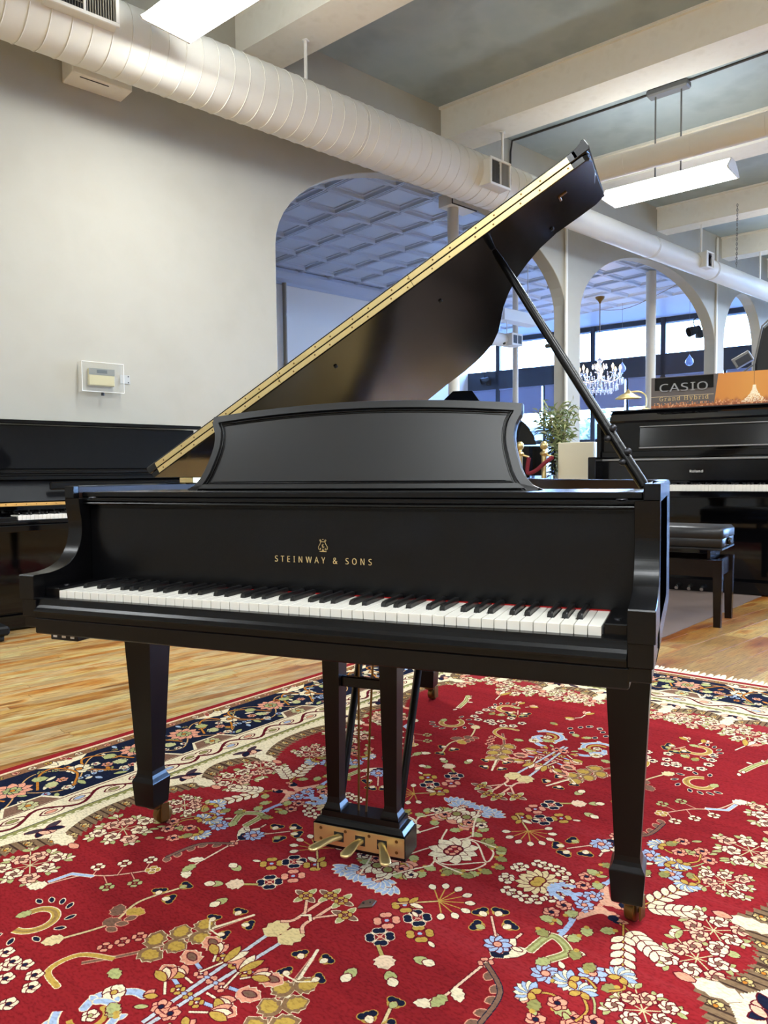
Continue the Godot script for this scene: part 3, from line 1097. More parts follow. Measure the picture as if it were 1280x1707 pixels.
func white_key_outline(i: int, kw: float) -> PackedVector2Array:   # in (x, -z), front at 0
	var step := (i + 5) % 7   # 0 = C
	var g := 0.0008
	var back := 0.152
	var cut := 0.0505
	var lefts := [0.0, 0.0052, 0.0083, 0.0, 0.0045, 0.0067, 0.0088]
	var rights := [0.0083, 0.0052, 0.0, 0.0088, 0.0067, 0.0045, 0.0]
	var l: float = lefts[step]
	var r: float = rights[step]
	if i == 0:
		l = 0.0
	if i == 51:
		l = 0.0
		r = 0.0
	var p := PackedVector2Array([Vector2(g, 0), Vector2(kw - g, 0)])
	if r > 0.0:
		p.append_array([Vector2(kw - g, cut), Vector2(kw - r, cut), Vector2(kw - r, back)])
	else:
		p.append(Vector2(kw - g, back))
	if l > 0.0:
		p.append_array([Vector2(l, back), Vector2(l, cut), Vector2(g, cut)])
	else:
		p.append(Vector2(g, back))
	return p

func lid_frame(lift: float) -> Transform3D:   # local x up the lid's slope, local y along -z of the piano, local z its outer normal
	var n := Vector3(-sin(LID_A), cos(LID_A), 0)
	return Transform3D(Vector3(cos(LID_A), sin(LID_A), 0), Vector3(0, 0, -1), n, Vector3(-0.742, 0.983, -0.52) + n * lift)

func grand_piano() -> void:
	var t := thing("grand_piano", "black satin grand piano on the red rug with its lid propped open, front and centre", "grand piano")
	var sat: Material = M.satin_black
	# the bent rim
	var st := sb(0)
	var n := PLAN.size()
	var inner := PackedVector2Array()
	for i in n:
		var a := PLAN[maxi(i - 1, 0)]
		var b := PLAN[mini(i + 1, n - 1)]
		var d := (b - a).normalized()
		inner.append(PLAN[i] + Vector2(d.y, -d.x) * (0.030 if i > 0 and i < n - 1 else 0.030))
	inner[0] = Vector2(0.670, -0.13)
	inner[n - 1] = Vector2(-0.670, -0.13)
	var y0 := 0.655
	var y1 := 0.957
	var ring := func(p: Vector2, y: float) -> Vector3: return Vector3(p.x, y, p.y)
	for i in n - 1:
		var o0 := PLAN[i]
		var o1 := PLAN[i + 1]
		var i0 := inner[i]
		var i1 := inner[i + 1]
		st.set_smooth_group(1)
		quad(st, ring.call(o0, y0), ring.call(o1, y0), ring.call(o1, y1 - 0.003), ring.call(o0, y1 - 0.003))
		st.set_smooth_group(3)
		var oa := o0.lerp(i0, 0.08)
		var ob := o1.lerp(i1, 0.08)
		var ia := i0.lerp(o0, 0.08)
		var ib := i1.lerp(o1, 0.08)
		quad(st, ring.call(oa, y1), ring.call(ob, y1), ring.call(ib, y1), ring.call(ia, y1))
		quad(st, ring.call(o0, y1 - 0.003), ring.call(o1, y1 - 0.003), ring.call(ob, y1), ring.call(oa, y1))
		quad(st, ring.call(ia, y1), ring.call(ib, y1), ring.call(i1, y1 - 0.003), ring.call(i0, y1 - 0.003))
		st.set_smooth_group(4)
		quad(st, ring.call(o1, y0), ring.call(o0, y0), ring.call(i0, y0), ring.call(i1, y0))
	st.set_smooth_group(-1)
	for e in [0, n - 1]:
		var q := [ring.call(PLAN[e], y0), ring.call(inner[e], y0), ring.call(inner[e], y1), ring.call(PLAN[e], y1)]
		face(st, q, Vector3(q[0].x, 0.8, -0.3))
	var rim := obj("rim", st, sat, t)
	st = sb(0)
	for i in n - 1:
		quad(st, ring.call(inner[i + 1], y0), ring.call(inner[i], y0), ring.call(inner[i], y1 - 0.003), ring.call(inner[i + 1], y1 - 0.003))
	obj("rim_lining", st, M.inner_wood, rim)
	# soundboard and iron frame inside
	st = sb()
	var bed := inner.duplicate()
	bed[0] = Vector2(0.67, -0.34)
	bed[n - 1] = Vector2(-0.67, -0.34)
	prism(st, bed, Transform3D(Vector3(1, 0, 0), Vector3(0, 0, 1), Vector3(0, -1, 0), Vector3(0, 0.845, 0)), 0.02)
	obj("soundboard", st, M.soundboard, t)
	st = sb()
	prism(st, inset_open(inner, 0.05, -0.42), Transform3D(Vector3(1, 0, 0), Vector3(0, 0, 1), Vector3(0, -1, 0), Vector3(0, 0.873, 0)), 0.016)
	obj("iron_frame", st, M.iron_gold, t)
	st = sb()
	box(st, Vector3(0, 0.74, -0.24), Vector3(1.33, 0.04, 0.16), 0.002)
	box(st, Vector3(0, 0.80, -0.32), Vector3(1.33, 0.16, 0.05), 0.002)
	obj("pin_block", st, M.inner_wood, t)
	# arms: the curved cheek pieces
	var arm := PackedVector2Array([Vector2(0.034, 0.697), Vector2(0.034, 0.751), Vector2(0.032, 0.7535), Vector2(-0.002, 0.7535), Vector2(-0.020, 0.7545), Vector2(-0.036, 0.757), Vector2(-0.050, 0.760), Vector2(-0.062, 0.764), Vector2(-0.075, 0.770), Vector2(-0.086, 0.777), Vector2(-0.096, 0.787), Vector2(-0.105, 0.799), Vector2(-0.112, 0.813), Vector2(-0.117, 0.829), Vector2(-0.120, 0.848), Vector2(-0.119, 0.870), Vector2(-0.115, 0.895), Vector2(-0.112, 0.926), Vector2(-0.5, 0.926), Vector2(-0.5, 0.697)])
	var fine := []
	for i in range(3, 18):
		fine.append(arm[i])
	var curve := PackedVector2Array(smooth_path(fine, 4))
	arm = PackedVector2Array([arm[0], arm[1], arm[2]]) + curve + PackedVector2Array([arm[18], arm[19]])
	for s in [-1.0, 1.0]:
		st = sb()
		# profile x runs along z of the piano
		prism(st, arm, Transform3D(Vector3(0, 0, 1) if s < 0 else Vector3(0, 0, 1), Vector3(0, 1, 0), Vector3(-1, 0, 0), Vector3(0.70 if s > 0 else -0.655, 0, 0)), 0.045, 0.0012)
		obj("arm", st, sat, t)
		st = sb()
		box(st, Vector3(s * 0.6855, 0.9415, -0.3), Vector3(0.029, 0.031, 0.376), 0.0015)
		obj("rim_front", st, sat, t)
		st = sb()
		box(st, Vector3(s * 0.676, 0.676, -0.235), Vector3(0.042, 0.042, 0.53), 0.0015)
		box(st, Vector3(s * 0.6745, 0.643, -0.2365), Vector3(0.039, 0.025, 0.526), 0.0015)
		obj("arm_base", st, sat, t)
		# the block beside the keys with its screw
		st = sb()
		box(st, Vector3(s * 0.634, 0.690, -0.075), Vector3(0.040, 0.062, 0.15), 0.002)
		var kb := obj("key_block", st, sat, t)
		st = sb()
		lathe(st, [[0.0065, 0.0], [0.006, 0.0015], [0.0, 0.002]], 12, Transform3D(Basis.IDENTITY, Vector3(s * 0.634, 0.721, -0.045)))
		obj("screw", st, M.dark_metal, kb)
	# key bed and slip
	st = sb()
	box(st, Vector3(0, 0.636, -0.255), Vector3(1.318, 0.038, 0.57), 0.003)
	box(st, Vector3(0, 0.661, 0.0065), Vector3(1.310, 0.014, 0.05), 0.002)
	obj("key_bed", st, sat, t)
	st = sb()
	var slip := PackedVector2Array([Vector2(-0.016, 0.667), Vector2(0.037, 0.667), Vector2(0.0375, 0.6705), Vector2(0.034, 0.6735), Vector2(0.0285, 0.678), Vector2(0.0245, 0.684), Vector2(0.0225, 0.691), Vector2(0.0215, 0.697), Vector2(0.018, 0.699), Vector2(-0.016, 0.699)])
	prism(st, slip, Transform3D(Vector3(0, 0, 1), Vector3(0, 1, 0), Vector3(-1, 0, 0), Vector3(0.6545, 0, 0)), 1.309)
	obj("key_slip", st, sat, t)
	# keys
	var kw := 1.223 / 52.0
	var x0 := -0.6115
	for i in 52:
		st = sb()
		prism(st, white_key_outline(i, kw), Transform3D(Vector3(1, 0, 0), Vector3(0, 0, -1), Vector3(0, 1, 0), Vector3(x0 + i * kw, 0.6945, 0)), 0.0208, 0.0005)
		obj("white_key", st, M.key_white, t)
	var offs := {0: -0.0022, 1: 0.0022, 3: -0.003, 4: 0.0, 5: 0.003}
	for i in 51:
		var step := (i + 5) % 7
		if not offs.has(step):
			continue
		var x: float = x0 + (i + 1) * kw + offs[step]
		st = sb()
		var a := [[-0.0055, 0.7135], [0.0055, 0.7135], [0.0055, 0.7135], [-0.0055, 0.7135]]
		hexa_smooth_key(st, x)
		obj("black_key", st, M.key_black, t)
	st = sb()
	box(st, Vector3(0, 0.7165, -0.1485), Vector3(1.222, 0.0022, 0.003), 0.0)
	obj("felt_strip", st, M.felt_red, t)
	# fallboard with the gilt mark
	st = sb()
	box(st, Vector3(0, 0.812, -0.160), Vector3(1.308, 0.19, 0.02), 0.001)
	var nose := PackedVector2Array([Vector2(-0.150, 0.900), Vector2(-0.150, 0.908), Vector2(-0.139, 0.909), Vector2(-0.131, 0.911), Vector2(-0.1295, 0.9135), Vector2(-0.131, 0.916), Vector2(-0.139, 0.918), Vector2(-0.185, 0.918), Vector2(-0.185, 0.900)])
	prism(st, nose, Transform3D(Vector3(0, 0, 1), Vector3(0, 1, 0), Vector3(-1, 0, 0), Vector3(0.654, 0, 0)), 1.308)
	var fb := obj("fallboard", st, sat, t)
	var tm := lettering("STEINWAY & SONS", 0.0135, "Droid Sans", 26)
	put("lettering", tm, M.gold_leaf, fb, Transform3D(Basis.from_scale(Vector3(0.9, 1, 1)), Vector3(0.0, 0.7905, -0.1497)))
	st = sb()
	var e := Vector3(0.003, 0.8095, -0.1496)
	for s in [-1.0, 1.0]:
		tube(st, vec_path([[s * 0.0040, 0.0235], [s * 0.0058, 0.0268], [s * 0.0078, 0.0262], [s * 0.0072, 0.0240], [s * 0.0052, 0.0215], [s * 0.0074, 0.0165], [s * 0.0110, 0.0110], [s * 0.0108, 0.0062], [s * 0.0075, 0.0040], [s * 0.0050, 0.0056], [s * 0.0058, 0.0078], [s * 0.0075, 0.0076]], e), 0.0006, 5)
		tube(st, vec_path([[s * 0.0008, 0.0040], [s * 0.0022, 0.0016], [s * 0.0070, 0.0006]], e), 0.0007, 5)
	rod(st, e + Vector3(-0.0052, 0.0222, 0), e + Vector3(0.0052, 0.0222, 0), 0.0006, 5)
	rod(st, e + Vector3(0, 0.0068, 0), e + Vector3(0, 0.0008, 0), 0.0011, 5)
	tube(st, vec_path([[0.0030, 0.0100], [-0.0010, 0.0125], [-0.0022, 0.0150], [0.0, 0.0172], [0.0016, 0.0156], [-0.0018, 0.0124], [-0.0016, 0.0098], [0.0012, 0.0096], [0.0032, 0.0120]], e), 0.0005, 5)
	for k in 7:
		var an := 0.35 + k * 0.41
		rod(st, e + Vector3(0, 0.0265, 0), e + Vector3(cos(an) * 0.0018, 0.0265 + sin(an) * 0.0018, 0), 0.0004, 4)
	rod(st, e + Vector3(-0.0085, 0.0006, 0), e + Vector3(0.0085, 0.0006, 0), 0.0006, 5)
	obj("lyre_emblem", st, M.gold_leaf, fb)
	# shelf under the desk
	st = sb()
	box(st, Vector3(0, 0.9225, -0.235), Vector3(1.350, 0.009, 0.215), 0.002)
	obj("key_lid_ledge", st, sat, t)
	st = sb()
	box(st, Vector3(0, 0.9345, -0.268), Vector3(1.338, 0.0135, 0.262), 0.0025)
	var shelf := obj("desk_shelf", st, sat, t)
	st = sb()
	for s in [-1.0, 1.0]:
		lathe(st, [[0.011, 0.0], [0.010, 0.002], [0.0, 0.003]], 14, Transform3D(Basis.IDENTITY, Vector3(s * 0.632, 0.9272, -0.1365)))
	obj("shelf_button", st, M.dark_metal, shelf)
	music_desk(t)
	lid(t)
	for p in [Vector3(-0.6335, 0, -0.325), Vector3(0.6335, 0, -0.325), Vector3(-0.285, 0, -1.68)]:
		piano_leg(t, p)
	lyre(t)
	# humidity control box under the key bed
	st = sb()
	box(st, Vector3(-0.640, 0.6015, -0.072), Vector3(0.085, 0.029, 0.07), 0.002)
	var hb := obj("control_box", st, M.rubber, t)
	for k in 3:
		st = sb()
		box(st, Vector3(-0.667 + k * 0.027, 0.596, -0.0368), Vector3(0.012, 0.005, 0.001), 0.0)
		obj("indicator_label", st, M.label_white, hb)

func hexa_smooth_key(st: SurfaceTool, x: float) -> void:   # a sharp: bevelled top, sloping front
	var prof := PackedVector2Array([Vector2(-0.0056, 0), Vector2(0.0056, 0), Vector2(0.0051, 0.0095), Vector2(0.0043, 0.0115), Vector2(0.0028, 0.0122), Vector2(-0.0028, 0.0122), Vector2(-0.0043, 0.0115), Vector2(-0.0051, 0.0095)])
	var secs := [[-0.0525, 0.0, 1.0], [-0.0535, 0.75, 0.98], [-0.0575, 0.95, 0.97], [-0.063, 1.0, 0.96], [-0.150, 1.0, 0.96]]
	var c := Vector3(x, 0.72, -0.1)
	for i in secs.size() - 1:
		for k in prof.size():
			var j := (k + 1) % prof.size()
			var q := []
			for m in [[i, k], [i, j], [i + 1, j], [i + 1, k]]:
				var s: Array = secs[m[0]]
				var p := prof[m[1]]
				q.append(Vector3(x + p.x * s[2], 0.7135 + p.y * s[1], s[0]))
			face(st, q, c)
	var cap := []
	for p in prof:
		cap.append(Vector3(x + p.x * 0.96, 0.7135 + p.y, -0.150))
	face(st, cap, c)

func inset_open(p: PackedVector2Array, d: float, front: float) -> PackedVector2Array:
	var q := p.duplicate()
	q.reverse()
	if area2(q) < 0:
		q.reverse()
	q = inset(q, d)
	for i in q.size():
		if q[i].y > front:
			q[i].y = front
	return q

func vec_path(p: Array, e: Vector3) -> Array:
	var o := []
	for k in p:
		o.append(e + Vector3(k[0], k[1], 0.0003))
	return o

func desk_outline() -> PackedVector2Array:
	var half := [[0.458, 0.002], [0.450, 0.006], [0.438, 0.012], [0.428, 0.022], [0.419, 0.034], [0.411, 0.050], [0.403, 0.074], [0.396, 0.098], [0.3925, 0.118], [0.3925, 0.134], [0.395, 0.149], [0.400, 0.161], [0.4045, 0.169], [0.4065, 0.178], [0.4055, 0.197]]
	var p := PackedVector2Array()
	for k in half:
		p.append(Vector2(k[0], k[1]))
	for i in 19:
		var x := lerpf(0.39, -0.39, i / 18.0)
		p.append(Vector2(x, 0.198 + 0.0225 * (1.0 - pow(absf(x) / 0.4, 2.0))))
	for i in range(half.size() - 1, -1, -1):
		p.append(Vector2(-half[i][0], half[i][1]))
	return p

func music_desk(t: Node3D) -> void:
	var a := 0.2684
	var f := Transform3D(Basis(Vector3(1, 0, 0), Vector3(0, cos(a), -sin(a)), Vector3(0, sin(a), cos(a))), Vector3(0, 0.9415, -0.285))
	var p := desk_outline()
	var st := sb()
	prism(st, p, f.translated_local(Vector3(0, 0, -0.014)), 0.014, 0.002)
	var d := obj("music_desk", st, M.desk_black, t)
	# the raised border: an outer band, then a bead in a groove round the panel
	var q := inset(p, 0.0215)
	var q2 := inset(p, 0.0)
	st = sb()
	var n := p.size()
	for i in n:
		var j := (i + 1) % n
		var pts := [[q2, 0.0], [inset_cache(p, 0.0022), 0.0052], [inset_cache(p, 0.019), 0.0052], [q, 0.0]]
		for r in 3:
			var u: PackedVector2Array = pts[r][0]
			var v: PackedVector2Array = pts[r + 1][0]
			quad(st, f * Vector3(u[i].x, u[i].y, pts[r][1]), f * Vector3(u[j].x, u[j].y, pts[r][1]), f * Vector3(v[j].x, v[j].y, pts[r + 1][1]), f * Vector3(v[i].x, v[i].y, pts[r + 1][1]))
	obj("border", st, M.desk_black, d)
	st = sb()
	var bead := inset(p, 0.0245)
	var path := []
	for k in bead:
		path.append(f * Vector3(k.x, k.y, 0.0005))
	path.append(path[0])
	tube(st, path, 0.0028, 6, false)
	obj("bead_molding", st, M.satin_black, d)
	st = sb()
	prism(st, inset(p, 0.029), f, 0.0025, 0.001)
	obj("panel", st, M.desk_black, d)
	st = sb()
	for s in [-0.3, 0.3]:
		box(st, f * Vector3(s, 0.07, -0.03), Vector3(0.02, 0.12, 0.012), 0.002, f.basis)
	obj("desk_support", st, M.inner_wood, d)

var _ins := {}
func inset_cache(p: PackedVector2Array, d: float) -> PackedVector2Array:
	if not _ins.has(d):
		_ins[d] = inset(p, d)
	return _ins[d]

func lid(t: Node3D) -> void:
	var st := sb()
	var f := lid_frame(0.0)
	# the main lid: outline in (up the slope, towards the tail)
	var o := PackedVector2Array([Vector2(-0.018, 0.0), Vector2(1.447, 0.0), Vector2(1.458, 0.006), Vector2(1.463, 0.03), Vector2(1.461, 0.10), Vector2(1.452, 0.155), Vector2(1.437, 0.195), Vector2(1.417, 0.222), Vector2(1.390, 0.246), Vector2(1.350, 0.275), Vector2(1.310, 0.296), Vector2(1.258, 0.318), Vector2(1.208, 0.360), Vector2(1.158, 0.415), Vector2(1.112, 0.487), Vector2(1.068, 0.578), Vector2(1.032, 0.674), Vector2(0.995, 0.775), Vector2(0.935, 0.885), Vector2(0.862, 0.950), Vector2(0.78, 0.986), Vector2(0.69, 1.005), Vector2(0.59, 1.04), Vector2(0.47, 1.10), Vector2(0.34, 1.17), Vector2(0.22, 1.19), Vector2(0.10, 1.13), Vector2(0.03, 1.02), Vector2(-0.005, 0.9), Vector2(-0.018, 0.8)])
	prism(st, o, f, 0.0165, 0.002)
	var l := obj("lid", st, M.lid_black, t)
	# the front flap, folded back on top of the main lid
	st = sb()
	var g := lid_frame(0.0185)
	var q := PackedVector2Array([Vector2(-0.027, 0.0), Vector2(1.438, 0.0), Vector2(1.462, 0.003), Vector2(1.466, 0.012), Vector2(1.468, 0.21), Vector2(1.470, 0.29), Vector2(1.462, 0.328), Vector2(1.44, 0.342), Vector2(1.39, 0.346), Vector2(-0.027, 0.346)])
	prism(st, q, g, 0.0215, 0.002)
	var fl := obj("lid_flap", st, M.lid_black, t)
	# the lip at the flap's free end that stands off the slope
	st = sb()
	var lip := PackedVector2Array([Vector2(1.430, 0.001), Vector2(1.469, 0.001), Vector2(1.472, 0.010), Vector2(1.470, 0.029), Vector2(1.464, 0.031), Vector2(1.456, 0.026), Vector2(1.444, 0.0225), Vector2(1.430, 0.0218)])
	prism(st, lip, Transform3D(g.basis.x, g.basis.z, -g.basis.y, g.origin + g.basis.y * 0.33), 0.33, 0.0015)
	obj("end_molding", st, M.satin_black, fl)
	# brass hinge: one leaf on each edge, with screws
	for k in 2:
		var fr := lid_frame(0.0098 if k == 0 else 0.0280)
		st = sb()
		var parts := [[0.008, 0.5], [0.5, 0.955], [0.955, 1.418]]
		for s in parts:
			box(st, fr * Vector3((s[0] + s[1]) * 0.5, -0.0008, 0), Vector3(s[1] - s[0] - 0.0012, 0.0018, 0.0146), 0.0004, Basis(fr.basis.x, fr.basis.y, fr.basis.z))
		var leaf := obj("hinge_leaf", st, M.brass, l if k == 0 else fl)
		st = sb()
		var x := 0.03 + 0.012 * k
		var odd := false
		while x < 1.41:
			var at := fr * Vector3(x, -0.0017, 0.001 if odd else -0.001)
			lathe(st, [[0.0026, 0.0], [0.0022, 0.0006], [0.0, 0.0007]], 8, Transform3D(Basis(fr.basis.x, -fr.basis.y, -fr.basis.z), at))
			x += 0.052 if odd else 0.078
			odd = not odd
		stuff(obj("hinge_screw", st, M.brass_dark, leaf))
	# little fittings under the lid
	st = sb()
	for p in [[0.965, 0.955], [0.963, 0.195], [0.62, 0.13], [1.31, 0.24]]:
		lathe(st, [[0.006, 0.0], [0.005, 0.005], [0.0, 0.006]], 10, Transform3D(Basis(f.basis.x, -f.basis.z, f.basis.y), f * Vector3(p[0], p[1], 0.0)))
	obj("bumper", st, M.rubber, l)
	st = sb()
	var hk := f * Vector3(1.362, 0.095, -0.001)
	box(st, hk, Vector3(0.006, 0.028, 0.004), 0.001, f.basis)
	box(st, hk + f.basis.x * 0.010 + f.basis.y * -0.012, Vector3(0.022, 0.006, 0.004), 0.001, f.basis)
	obj("lid_hook", st, M.brass_dark, l)
	for z in [-0.60, -1.15]:
		st = sb()
		box(st, Vector3(-0.672, 0.9655, z), Vector3(0.05, 0.018, 0.075), 0.002)
		obj("lid_hinge", st, M.brass, t)
	# prop
	st = sb()
	var b := Vector3(0.652, 0.945, -0.475)
	var e := f * Vector3(1.162, 0.115, -0.004)
	tube(st, [b, b.lerp(e, 0.02), b.lerp(e, 0.5), b.lerp(e, 0.97), e], [0.012, 0.0125, 0.0115, 0.0095, 0.007], 12)
	var pr := obj("lid_prop", st, sat_mat(), t)
	for k in [0.11, 0.20]:
		var c := b.lerp(e, k)
		st = sb()
		for s in [-1.0, 1.0]:
			lathe(st, [[0.0085, 0.0], [0.008, 0.004], [0.004, 0.007], [0.0, 0.0075]], 10, Transform3D(Basis(Quaternion(Vector3.UP, Vector3(0.2 * s, 0.25, 0.95).normalized())), c + Vector3(0.006 * s, 0.012 * s, 0.009)))
		obj("prop_bolt", st, M.dark_metal, pr)
	st = sb()
	var c := b.lerp(e, 0.565)
	box(st, c + Vector3(-0.015, -0.002, 0.006), Vector3(0.014, 0.010, 0.01), 0.003)
	obj("prop_stop", st, M.rubber, pr)

func sat_mat() -> Material:
	return M.satin_black

func piano_leg(t: Node3D, at: Vector3) -> void:
	var st := sb()
	square_loft(st, [[0.068, 0.0305, 0.0305], [0.072, 0.0315, 0.0315], [0.138, 0.0362, 0.0362], [0.1405, 0.0352, 0.0352], [0.150, 0.0300, 0.0300], [0.158, 0.0272, 0.0272], [0.170, 0.0256, 0.0256], [0.585, 0.0455, 0.0455]], at)
	var l := obj("leg", st, M.leg_black, t)
	st = sb()
	var tops := [[0.585, 0.052, 0.052], [0.597, 0.056, 0.056], [0.618, 0.060, 0.060]] if at.z > -1.0 else [[0.585, 0.052, 0.052], [0.66, 0.060, 0.060]]
	square_loft(st, tops, at)
	obj("leg_plate", st, M.satin_black, l)
	# brass caster
	st = sb()
	var w := at + Vector3(0.008, 0.026, -0.034)
	var b := Basis(Vector3(0, 1, 0), Vector3(0.95, 0, 0.31), Vector3(0.31, 0, -0.95)).orthonormalized()
	lathe(st, [[0.006, -0.013], [0.022, -0.012], [0.0255, -0.009], [0.0255, 0.009], [0.022, 0.012], [0.006, 0.013]], 20, Transform3D(b, w))
	obj("caster_wheel", st, M.brass_dark, l)
	st = sb()
	for s in [-1.0, 1.0]:
		box(st, w + b.y * s * 0.0165 + Vector3(0.004, 0.012, 0.008), Vector3(0.004, 0.05, 0.026), 0.001, Basis(b.y, Vector3.UP, b.y.cross(Vector3.UP)))
	lathe(st, [[0.02, 0.0], [0.024, 0.004], [0.024, 0.022]], 16, Transform3D(Basis.IDENTITY, at + Vector3(0, 0.052, -0.012)))
	obj("caster_fork", st, M.brass_dark, l)

func lyre(t: Node3D) -> void:
	var st := sb()
	# base box: stepped and moulded
	square_loft(st, [[0.046, 0.124, 0.040], [0.104, 0.124, 0.040], [0.106, 0.120, 0.037], [0.116, 0.114, 0.033], [0.120, 0.106, 0.030], [0.134, 0.105, 0.029]], Vector3(0.0, 0, -0.362))
	var base := obj("lyre_base", st, M.satin_black, t)
	st = sb()
	box(st, Vector3(0, 0.078, -0.3215), Vector3(0.244, 0.048, 0.003), 0.001)
	var plate := obj("pedal_plate", st, M.brass, base)
	st = sb()
	for p in [[-0.102, 0.093], [-0.102, 0.066], [-0.034, 0.094], [0.030, 0.094], [0.102, 0.093], [0.102, 0.066]]:
		lathe(st, [[0.0042, 0.0], [0.0036, 0.001], [0.0, 0.0012]], 10, Transform3D(Basis(Vector3(1, 0, 0), Vector3(0, 0, 1), Vector3(0, -1, 0)), Vector3(p[0], p[1], -0.3199)))
	obj("plate_screw", st, M.brass_dark, plate)
	for k in 3:
		st = sb()
		box(st, Vector3(-0.052 + k * 0.058, 0.078, -0.3202), Vector3(0.0265, 0.024, 0.001), 0.0)
		obj("pedal_slot", st, M.rubber, plate)
	for k in 3:
		st = sb()
		var x := -0.052 + k * 0.058
		var bend: float = [-0.044, -0.016, 0.028][k]
		var path := [Vector3(x, 0.0775, -0.345), Vector3(x, 0.078, -0.318), Vector3(x + bend * 0.35, 0.0765, -0.303), Vector3(x + bend * 0.75, 0.070, -0.286), Vector3(x + bend, 0.0655, -0.272), Vector3(x + bend * 1.05, 0.063, -0.263)]
		var half := [[0.0105, 0.008], [0.0105, 0.008], [0.0110, 0.0065], [0.0145, 0.0055], [0.0155, 0.0050], [0.0100, 0.0042]]
		var rings := []
		for i in path.size():
			var rg := []
			for a in 14:
				var an := TAU * a / 14.0
				rg.append(path[i] + Vector3(cos(an) * half[i][0], sin(an) * half[i][1], 0))
			rings.append(rg)
		st.set_smooth_group(1)
		for i in rings.size() - 1:
			for a in 14:
				var j := (a + 1) % 14
				quad(st, rings[i][a], rings[i][j], rings[i + 1][j], rings[i + 1][a])
		st.set_smooth_group(1)
		var tip: Vector3 = path[5] + Vector3(0, 0, 0.004)
		for a in 14:
			tri(st, rings[5][a], rings[5][(a + 1) % 14], tip)
		obj("pedal", st, M.brass, base)
	for s in [-1.0, 1.0]:
		st = sb()
		square_loft(st, [[0.132, 0.0235, 0.0235], [0.138, 0.0235, 0.0235], [0.142, 0.0225, 0.0225], [0.152, 0.0180, 0.0180], [0.166, 0.0162, 0.0162], [0.60, 0.0250, 0.0250], [0.62, 0.0250, 0.0250]], Vector3(s * 0.0775, 0, -0.360))
		obj("lyre_post", st, M.leg_black, t)
		st = sb()
		rod(st, Vector3(s * 0.010 - 0.006, 0.12, -0.362), Vector3(s * 0.0215 + 0.012, 0.62, -0.362), 0.0030, 8)
		obj("pedal_rod", st, M.brass_dark, t)
		st = sb()
		tube(st, [Vector3(s * 0.082, 0.14, -0.395), Vector3(s * 0.088, 0.63, -0.60)], 0.011, 4)
		obj("lyre_brace", st, M.leg_black, t)
	st = sb()
	rod(st, Vector3(-0.002, 0.12, -0.365), Vector3(0.014, 0.62, -0.365), 0.0030, 8)
	st = sb()
	box(st, Vector3(0, 0.462, -0.360), Vector3(0.125, 0.026, 0.018), 0.002)
	obj("lyre_crossbar", st, M.satin_black, t)
	st = sb()
	box(st, Vector3(0, 0.612, -0.36), Vector3(0.26, 0.016, 0.09), 0.002)
	obj("lyre_head", st, M.satin_black, t)

# ---------- the room ----------
func skew_box(st: SurfaceTool, s0: float, s1: float, y0: float, y1: float, n0: float, n1: float, k := SKEW, ref := -4.22) -> void:
	var q := []
	for y in [y0, y1]:
		q.append(Vector3(s0 + k * (n0 - ref), y, n0))
		q.append(Vector3(s1 + k * (n0 - ref), y, n0))
		q.append(Vector3(s1 + k * (n1 - ref), y, n1))
		q.append(Vector3(s0 + k * (n1 - ref), y, n1))
	hexa(st, q)

func slab(st: SurfaceTool, s0: float, n0: float, n1: float, y0: float, y1: float) -> void:   # reaches the slanted shop front
	var e0 := 14.05 + 0.185 * (n0 + 8.5)
	var e1 := 14.05 + 0.185 * (n1 + 8.5)
	var q := []
	for y in [y0, y1]:
		q.append_array([Vector3(s0, y, n0), Vector3(e0, y, n0), Vector3(e1, y, n1), Vector3(s0, y, n1)])
	hexa(st, q)

func arch(p: PackedVector2Array, s0: float, s1: float, spring: float, rise: float, foot: float) -> void:
	p.append(Vector2(s0, foot))
	for i in 33:
		var a := PI - PI * i / 32.0
		p.append(Vector2((s0 + s1) * 0.5 + cos(a) * (s1 - s0) * 0.5, spring + rise * sin(a)))
	p.append(Vector2(s1, foot))

